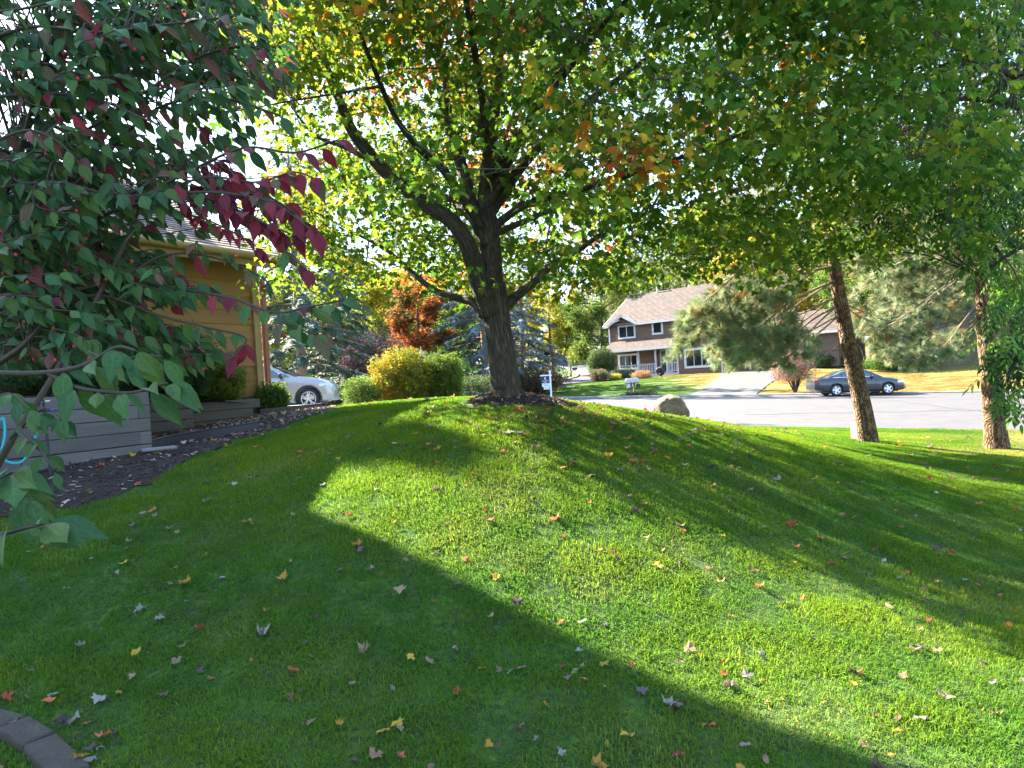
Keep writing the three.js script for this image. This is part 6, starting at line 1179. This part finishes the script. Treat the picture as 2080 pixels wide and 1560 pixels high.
{ // garden hose with its tap on the timber wall
  const t = thing('garden_hose', 'turquoise garden hose hanging beside the nearest timber wall', 'hose'), k = 6.85;
  const hp = [[78, 835, k], [76, 860, k], [72, 890, k], [64, 915, k - 0.05], [40, 940, k - 0.1], [10, 935, k - 0.15], [-10, 880, k - 0.12], [6, 850, k - 0.1], [10, 880, k - 0.12], [0, 930, k - 0.2]].map((q) => at(...q));
  part('hose', limb(curvePts(hp, 70), () => 0.014, 9), M.hose, t);
  part('connector', limb([at(78, 815, k), at(78, 838, k)], () => 0.017, 10), std({ color: lin(0.03, 0.05, 0.10), roughness: 0.4 }), t);
  const tap = part('tap', [limb([at(78, 818, k), at(100, 815, k + 0.12)], () => 0.012, 8)], M.rim, t);
  const c = at(104, 832, k + 0.05); part('handle', [box(0.075, 0.014, 0.02, c.x, c.y, c.z, 0.005), box(0.02, 0.03, 0.02, c.x, c.y - 0.015, c.z, 0.005), box(0.018, 0.014, 0.07, c.x, c.y + 0.002, c.z, 0.005)], M.bluePlastic, tap);
  part('support', limb([at(88, 812, k + 0.04), V(at(88, 812, k).x, surface(at(88, 812, k).x, k) - 0.05, -k - 0.04)], () => 0.012, 8), M.black, t);
}
{ // boards along the end of the bed by the drive
  const boardThing = (label, a, b, w, h, mat) => { const m = solo('edging_board', box(1, h, w, 0, 0, 0, 0.006), mat, label, 'board', 'boards at the end of the bed'); const d = b.clone().sub(a); m.scale.x = d.length(); m.position.copy(a).add(b).multiplyScalar(0.5); m.rotation.y = Math.atan2(-d.z, d.x); m.rotateZ(Math.atan2(d.y, Math.hypot(d.x, d.z))); return m; };
  const g = (px, Z, up) => { const p = at(px, 830, Z); p.y = surface(p.x, Z) + up; return p; };
  boardThing('dark timber edging board lying along the drive end of the mulch bed', g(528, 11.6, 0.05), g(655, 11.9, 0.04), 0.09, 0.11, M.timberDark[1]);
  boardThing('pale weathered plank in front of the silver car wheel', g(572, 12.6, 0.09), g(640, 12.25, 0.06), 0.2, 0.05, M.concrete);
  // ribbed splash pad at the corner of the tall wall
  const t = thing('splash_pad', 'pale ribbed drain mat at the foot of the tall timber wall', 'drain mat', (() => { const p = at(322, 925, 8.05); p.y = surface(p.x, 8.05) + 0.03; return p; })(), 0.7);
  part('mat', box(0.36, 0.015, 0.15), std({ color: lin(0.13, 0.13, 0.125), roughness: 0.8 }), t); for (let i = 0; i < 5; i++) part('rib', box(0.34, 0.02, 0.012, 0, 0.015, -0.06 + i * 0.03), std({ color: lin(0.24, 0.24, 0.235), roughness: 0.8 }), t);
}
// ---------------------------------------------------------------- grass, mulch chips, fallen leaves
function patchGeo(seed, S, k) { // a patch of turf; kinds 4 and 5 are small tufts for the edges
  const small = k > 3, g = tuftGeo(seed, small ? 60 : 760, small ? 0.075 : S * 0.78, 0.035, 0.0021), n = g.attributes.position.count / 5, r = rngOf(seed + 9), col = [];
  for (let i = 0; i < n; i++) { const f = 0.75 + 0.5 * r(), d = r() < 0.06 ? [2.2, 1.3, 1.6] : [1 + 0.25 * (r() - 0.5), 1, 1]; for (let j = 0; j < 5; j++) col.push(d[0] * f, d[1] * f, d[2] * f); }
  g.setAttribute('color', new THREE.Float32BufferAttribute(col, 3)); return g;
}
function tuftGeo(seed, n, rad, h, w) {
  const r = rngOf(seed), pos = [], idx = [];
  for (let i = 0; i < n; i++) {
    const a = r() * 6.283, q = Math.sqrt(r()) * rad, x = Math.cos(a) * q, z = Math.sin(a) * q, b = r() * 6.283, lean = 0.3 + 1.0 * r(), L = h * (0.55 + 0.65 * r()), dx = Math.cos(b), dz = Math.sin(b), sx = -dz * w, sz = dx * w, k = pos.length / 3;
    const mx = x + dx * L * lean * 0.35, my = L * 0.62, tx = x + dx * L * lean, ty = L * (1 - 0.28 * lean);
    pos.push(x - sx, -0.01, z - sz, x + sx, -0.01, z + sz, mx - sx * 0.8, my, z + dz * L * lean * 0.35 - sz * 0.8, mx + sx * 0.8, my, z + dz * L * lean * 0.35 + sz * 0.8, tx, ty, z + dz * L * lean);
    idx.push(k, k + 1, k + 2, k + 1, k + 3, k + 2, k + 2, k + 3, k + 4);
  }
  return geoFrom(pos, idx);
}
{
  const r = rngOf(12), S = 0.30, tufts = [1, 2, 3, 4, 5].map((k) => patchGeo(k, S, k)), list = tufts.map(() => []);
  const bare = [[1.15, 4.75, 0.13], [0.35, 4.9, 0.09], [-2.0, 3.05, 0.12], [0.5, 5.0, 0.07]];
  const out = (X, Z) => inPoly(BED, X, Z) || mapleRing(X, Z) < 1.0 || inPoly(roadPoly, X, Z) || inPoly(drive, X, Z);
  const put = (X, Z, geo, sc) => {
    const n1 = fbm(X * 0.5, Z * 0.5, 1), n2 = noise(X * 2.2, Z * 2.2, 8), dry = clamp(smoothstep(X + n1 * 5 - Math.abs(Z - 12) * 0.3, 7.0, 10.5), 0, 1);
    if (dry > 0.5 && r() < 0.35) return;
    const c = lin(0.066, 0.178, 0.013).lerp(lin(0.168, 0.262, 0.014), clamp(0.42 + n1 * 1.5 + 0.6 * n2, 0, 1)).lerp(lin(0.38, 0.30, 0.12), dry * (0.55 + 0.3 * r()));
    if (fbm(X * 1.1 + 9, Z * 1.1, 4) > 0.16) c.lerp(lin(0.26, 0.24, 0.09), 0.12 + 0.15 * r());
    c.multiplyScalar(0.9 + 0.2 * r());
    const e = 0.15, nx = (surface(X - e, Z) - surface(X + e, Z)) / (2 * e), nz = (surface(X, Z + e) - surface(X, Z - e)) / (2 * e);
    const q = new THREE.Quaternion().setFromUnitVectors(V(0, 1, 0), V(nx, 1, -nz * -1).normalize()).multiply(new THREE.Quaternion().setFromAxisAngle(V(0, 1, 0), r() * 6.283));
    list[geo].push([new THREE.Matrix4().compose(P(X, Z, surface(X, Z)), q, V(sc, sc * (0.8 + 0.3 * r() + 0.45 * n2 + 0.3 * n1) * (Z > 9 ? 0.85 : 1), sc)), c]);
  };
  for (let j = 7; j * S < 20; j++) for (let i = -30; i < 50; i++) {
    const X = (i + 0.5 + (r() - 0.5) * 0.4) * S, Z = (j + 0.5 + (r() - 0.5) * 0.4) * S;
    if (Math.abs(X) > 0.8 * Z + 0.5 || (X < -3.5 && Z > 8.2)) continue;
    const R = S * 0.62; let hits = 0; for (let k = 0; k < 6; k++) if (out(X + Math.cos(k * 1.047) * R, Z + Math.sin(k * 1.047) * R)) hits++;
    if (bare.some(([a, b, q]) => Math.hypot(X - a, Z - b) < q + 0.12)) hits = 2;
    if (hits === 0) { put(X, Z, Math.floor(r() * 3), 1); continue; }
    if (out(X, Z) && hits === 6) continue;
    for (let k = 0; k < 9; k++) { const x = X + (r() - 0.5) * S * 1.2, z = Z + (r() - 0.5) * S * 1.2; if (!out(x, z) && !bare.some(([a, b, q]) => Math.hypot(x - a, z - b) < q * (0.6 + 0.6 * r()))) put(x, z, 3 + (k % 2), 1); }
  }
  for (let i = 0; i < 2600; i++) { const Z = 2.4 + 9 * r(), X = (r() * 2 - 1) * 0.8 * Z; if (X > -4 && !out(X, Z) && noise(X * 1.6, Z * 1.6, 21) > 0.05) put(X, Z, 3 + (i % 2), 0.9 + 0.45 * r()); }
  // rougher turf on the far lawns
  for (let i = 0; i < 2600; i++) {
    const Z = 42 + 32 * r(), X = -4 + 44 * r(); if (inPoly(roadPoly, X, Z) || polyDist(roadPoly, X, Z, true) < 0.6 || inPoly(driveFar, X, Z) || polyDist(driveFar, X, Z, true) < 0.5) continue;
    const q = P(X, Z, 0).sub(P(HOUSE.X, HOUSE.Z, 0)); if (q.x * -0.697 - q.z * -0.717 * -1 < -0.5 && X > 9 && q.x * -0.697 + q.z * 0.717 < 0.3) continue;
    const n1 = fbm(X * 0.35, Z * 0.35, 3) * 1.2, dry = clamp(smoothstep(X + n1 * 5, 11.5, 17), 0, 1); if (dry > 0.4 && r() < 0.5) continue;
    const c = lin(0.075, 0.16, 0.022).lerp(lin(0.11, 0.19, 0.028), r()).lerp(lin(0.34, 0.20, 0.07), dry * (0.6 + 0.4 * r()));
    list[Math.floor(r() * 3)].push([new THREE.Matrix4().compose(P(X, Z, height(X, Z)), new THREE.Quaternion().setFromAxisAngle(V(0, 1, 0), r() * 6.283), V(2.6, 1.2, 2.6)), c]);
  }
  const g = new THREE.Group(); g.name = 'lawn_grass'; tag(g, 'short green lawn grass covering the mound', 'grass', null, 'stuff'); scene.add(g);
  list.forEach((l, i) => copies('grass_blades', tufts[i], M.grass, l, g, 'stuff'));
}
{ // shredded bark in the bed and under the maple
  const r = rngOf(31), chip = box(1, 0.12, 0.22), list = [];
  const put = (X, Z, lift) => { const s = 0.02 + 0.045 * r(); list.push([new THREE.Matrix4().compose(P(X, Z, surface(X, Z) + lift), new THREE.Quaternion().setFromEuler(new THREE.Euler((r() - 0.5) * 0.9, r() * 6.283, (r() - 0.5) * 0.7)), V(s, s * 0.8, s)), r() < 0.05 ? vary([0.42, 0.32, 0.22], r, 0.3) : vary([0.05, 0.034, 0.028], r, 0.6)]); };
  for (let i = 0; i < 60000 && list.length < 9000; i++) { const X = -6.5 + 4.8 * r(), Z = 5.2 + 7.4 * r(); if (inPoly(BED, X, Z)) put(X, Z, 0.02); }
  for (let i = 0; i < 6000; i++) { const X = -1.2 + 2.9 * r(), Z = 7.3 + 1.5 * r(); if (mapleRing(X, Z) < 0.98) put(X, Z, 0.02); }
  const m = copies('bark_mulch', chip, std({ color: lin(1, 1, 1), roughness: 1 }), list, scene, 'stuff'); tag(m, 'dark shredded bark mulch in the planting bed and round the maple', 'mulch');
}
{ // fallen leaves: the ones that can be picked out are single, the small rest is litter
  const r = rngOf(55), kinds = {
    brown: { c: [[0.20, 0.115, 0.065], [0.15, 0.085, 0.05], [0.26, 0.17, 0.10]], look: 'curled brown' }, pale: { c: [[0.24, 0.20, 0.165], [0.30, 0.26, 0.225]], look: 'pale grey dried' }, purple: { c: [[0.085, 0.05, 0.06], [0.12, 0.075, 0.085]], look: 'dark purple-brown' },
    red: { c: [[0.36, 0.06, 0.03], [0.44, 0.12, 0.05]], look: 'red maple' }, yellow: { c: [[0.40, 0.26, 0.03], [0.36, 0.20, 0.03]], look: 'yellow' }, green: { c: [[0.22, 0.32, 0.14]], look: 'light green willow-like' },
  };
  const curl = (g, k, seed) => { const c = g.clone(), p = c.attributes.position, q = rngOf(seed); for (let i = 0; i < p.count; i++) { const x = p.getX(i), y = p.getY(i) - 0.5; p.setXYZ(i, x, y, k * 0.5 * (x * x * 1.6 + y * y * 0.8) + 0.34 * (q() - 0.5)); } c.computeVertexNormals(); return c; };
  const shapes = [curl(G.maple, 0.5, 1), curl(G.mapleB, 0.9, 2), curl(G.maple, -0.6, 3), curl(G.oval, 0.7, 4), curl(G.mapleB, 1.3, 5), curl(G.oval, 1.2, 8), curl(G.maple, 1.6, 9)], slim = [curl(G.lance, 0.5, 6), curl(G.oval, 0.4, 7)];
  const mats = Object.fromEntries(Object.entries(kinds).map(([k, v]) => [k, v.c.map((c) => phys({ color: lin(...c), roughness: 1, transmission: 0.25, thickness: 0, specularIntensity: 0.4, side: THREE.DoubleSide }))]));
  const groups = {};
  const shaded = (px, py) => py > 1020 + (px - 630) * 0.446 || px < 560;
  function drop(px, py, kind, size, where) {
    const [X, Z, y] = groundAt(px, py), L = 0.78 * size * Z / FOCAL, g = kind === 'green' || (kind === 'yellow' && r() < 0.5) ? slim[Math.floor(r() * 2)] : shapes[Math.floor(r() * shapes.length)];
    const w = where ?? (px < 1000 ? (py < 1000 ? 'on the grass left of the maple' : py < 1300 ? 'on the shaded lawn at the left' : 'on the lawn at the lower left') : shaded(px, py) ? 'in the house shadow on the lawn' : py < 940 ? 'on the grass right of the maple' : px < 1500 ? 'on the sunlit part of the lawn' : py < 1200 ? 'in the tree shadows at the right' : 'on the sunlit grass lower right');
    const m = solo('fallen_leaf', g, mats[kind][Math.floor(r() * mats[kind].length)], null, 'leaf', `${kinds[kind].look} leaves ${w}`);
    (groups[m.userData.group] ??= []).push([m, X, Z, kinds[kind].look, w, where]);
    m.applyMatrix4(new THREE.Matrix4().compose(P(X, Z, y + 0.014 + L * 0.04), new THREE.Quaternion().setFromEuler(new THREE.Euler(-Math.PI / 2 + (r() - 0.5) * 0.8, (r() - 0.5) * 0.9, r() * 6.283).reorder('XYZ')), V(L * (0.6 + 0.4 * r()), L, L * (0.8 + 0.6 * r()))));
  }
  for (const [x, y, k, s] of [[995, 988, 'brown', 22], [890, 1115, 'brown', 26], [420, 1025, 'pale', 26], [420, 985, 'purple', 22], [283, 1248, 'pale', 34], [532, 1300, 'pale', 42], [108, 1418, 'pale', 30], [737, 1335, 'brown', 40], [1140, 1271, 'red', 28], [1486, 1259, 'yellow', 24], [1488, 1408, 'purple', 40], [1175, 1365, 'green', 50], [1178, 1331, 'pale', 22], [797, 1405, 'pale', 28], [690, 1480, 'yellow', 30], [1140, 1535, 'pale', 34], [470, 1190, 'yellow', 18], [1075, 1250, 'yellow', 20], [1110, 1437, 'yellow', 26], [1432, 1480, 'yellow', 30], [1356, 1410, 'yellow', 24], [1860, 1330, 'brown', 30], [1905, 1332, 'brown', 30], [1930, 1355, 'yellow', 18], [1675, 1435, 'yellow', 24], [1995, 1450, 'yellow', 24], [2020, 1462, 'brown', 34], [1780, 1465, 'red', 20], [1530, 1165, 'brown', 26], [1468, 1190, 'yellow', 24], [1525, 1135, 'yellow', 22], [1632, 1220, 'red', 24], [1665, 1100, 'red', 24], [652, 1075, 'green', 16], [345, 1080, 'brown', 18], [690, 1165, 'brown', 20], [750, 1165, 'pale', 24], [540, 1250, 'yellow', 22], [160, 1320, 'pale', 26], [590, 1425, 'brown', 26], [205, 1530, 'pale', 30], [240, 1515, 'purple', 32], [148, 1475, 'pale', 36], [635, 1475, 'brown', 30], [290, 1047, 'pale', 20], [150, 1000, 'pale', 20], [1230, 1405, 'pale', 24], [910, 1070, 'red', 18], [710, 1050, 'red', 16], [768, 1280, 'pale', 20], [640, 1265, 'purple', 22], [690, 1230, 'purple', 18], [1700, 1200, 'yellow', 18], [1550, 1390, 'yellow', 22], [2050, 1275, 'red', 22], [2035, 1190, 'purple', 20], [1860, 1050, 'pale', 14], [15, 1432, 'red', 46], [55, 1425, 'brown', 34], [1380, 1150, 'purple', 22], [985, 1045, 'red', 16]]) drop(x, y, k, s);
  const W = [['brown', 5], ['pale', 2], ['purple', 2], ['red', 3], ['yellow', 3]];
  for (let i = 0; i < 95; i++) { const px = 120 + 1940 * r(), py = 870 + 670 * Math.pow(r(), 1.2); if (px < 620 && py < 1000 + (300 - px) * 0.2) continue; drop(px, py, px < 900 ? pick([['brown', 4], ['pale', 3], ['purple', 2], ['yellow', 1]].map((a) => a), r) : pick(W, r), 8 + 18 * Math.pow((py - 800) / 760, 0.8) * (0.7 + 0.6 * r())); }
  for (let i = 0; i < 40; i++) drop(1060 + 260 * Math.pow(r(), 1.4), 835 + 40 * r() + 0.0 * i, r() < 0.6 ? 'red' : 'brown', 9 + 6 * r(), 'in the litter below the maple');
  // a label for each: by its order among its like
  const ORD = ['', 'second ', 'third ', 'fourth ', 'fifth ', 'sixth ', 'seventh ', 'eighth ', 'ninth ', 'tenth ', 'eleventh ', 'twelfth ', 'thirteenth ', 'fourteenth ', 'fifteenth ', 'sixteenth ', 'seventeenth ', 'eighteenth ', 'nineteenth ', 'twentieth '];
  for (const l of Object.values(groups)) {
    l.sort((p, q) => (p[5] ? p[1] / p[2] - q[1] / q[2] : p[2] - q[2])); const n = l.length;
    l.forEach(([m, , , look, w, row], i) => { const back = n > 20 && i >= n / 2, k = back ? n - 1 - i : i, o = ORD[Math.min(19, k)]; m.userData.label = n === 1 ? `only ${look} leaf ${w}` : row ? `${o}${back ? 'rightmost' : 'leftmost'} of the ${look} leaves ${w}` : `${o}${back ? 'farthest' : 'nearest'} of the ${look} leaves ${w}`; });
  }
  // litter
  const list = shapes.map(() => []);
  const put = (X, Z, c, s) => list[Math.floor(r() * shapes.length)].push([new THREE.Matrix4().compose(P(X, Z, surface(X, Z) + 0.028), new THREE.Quaternion().setFromEuler(new THREE.Euler(-Math.PI / 2 + (r() - 0.5) * 1.0, (r() - 0.5) * 0.8, r() * 6.283)), V(s, s, s)), vary(c, r, 0.3)]);
  const any = () => { const k = kinds[pick(W, r)]; return k.c[Math.floor(r() * k.c.length)]; };
  for (let i = 0; i < 5200; i++) { const Z = 2.6 + 12 * r(), X = (r() * 2 - 1) * 0.75 * Z; if (X < -4.5 || inPoly(roadPoly, X, Z)) continue; const d = Math.hypot(X - 0.6, Z - 7.4); if (r() > 0.13 + 0.8 * Math.exp(-d * d / 1.6) + (inPoly(BED, X, Z) ? 0.4 : 0)) continue; put(X, Z, any(), 0.03 + 0.045 * r()); }
  for (let i = 0; i < 900; i++) { const X = -5.4 + 3.4 * r(), Z = 8.4 + 3.4 * r(); if (inPoly(BED, X, Z)) put(X, Z, r() < 0.5 ? [0.4, 0.3, 0.24] : [0.16, 0.1, 0.06], 0.03 + 0.035 * r()); }
  const g = new THREE.Group(); g.name = 'leaf_litter'; tag(g, 'small scattered fallen leaves over lawn and mulch', 'leaf litter', null, 'stuff'); scene.add(g);
  list.forEach((l, i) => copies('litter_leaves', shapes[i], M.dryLeaf, l, g, 'stuff'));
}
renderer.render(scene, camera);
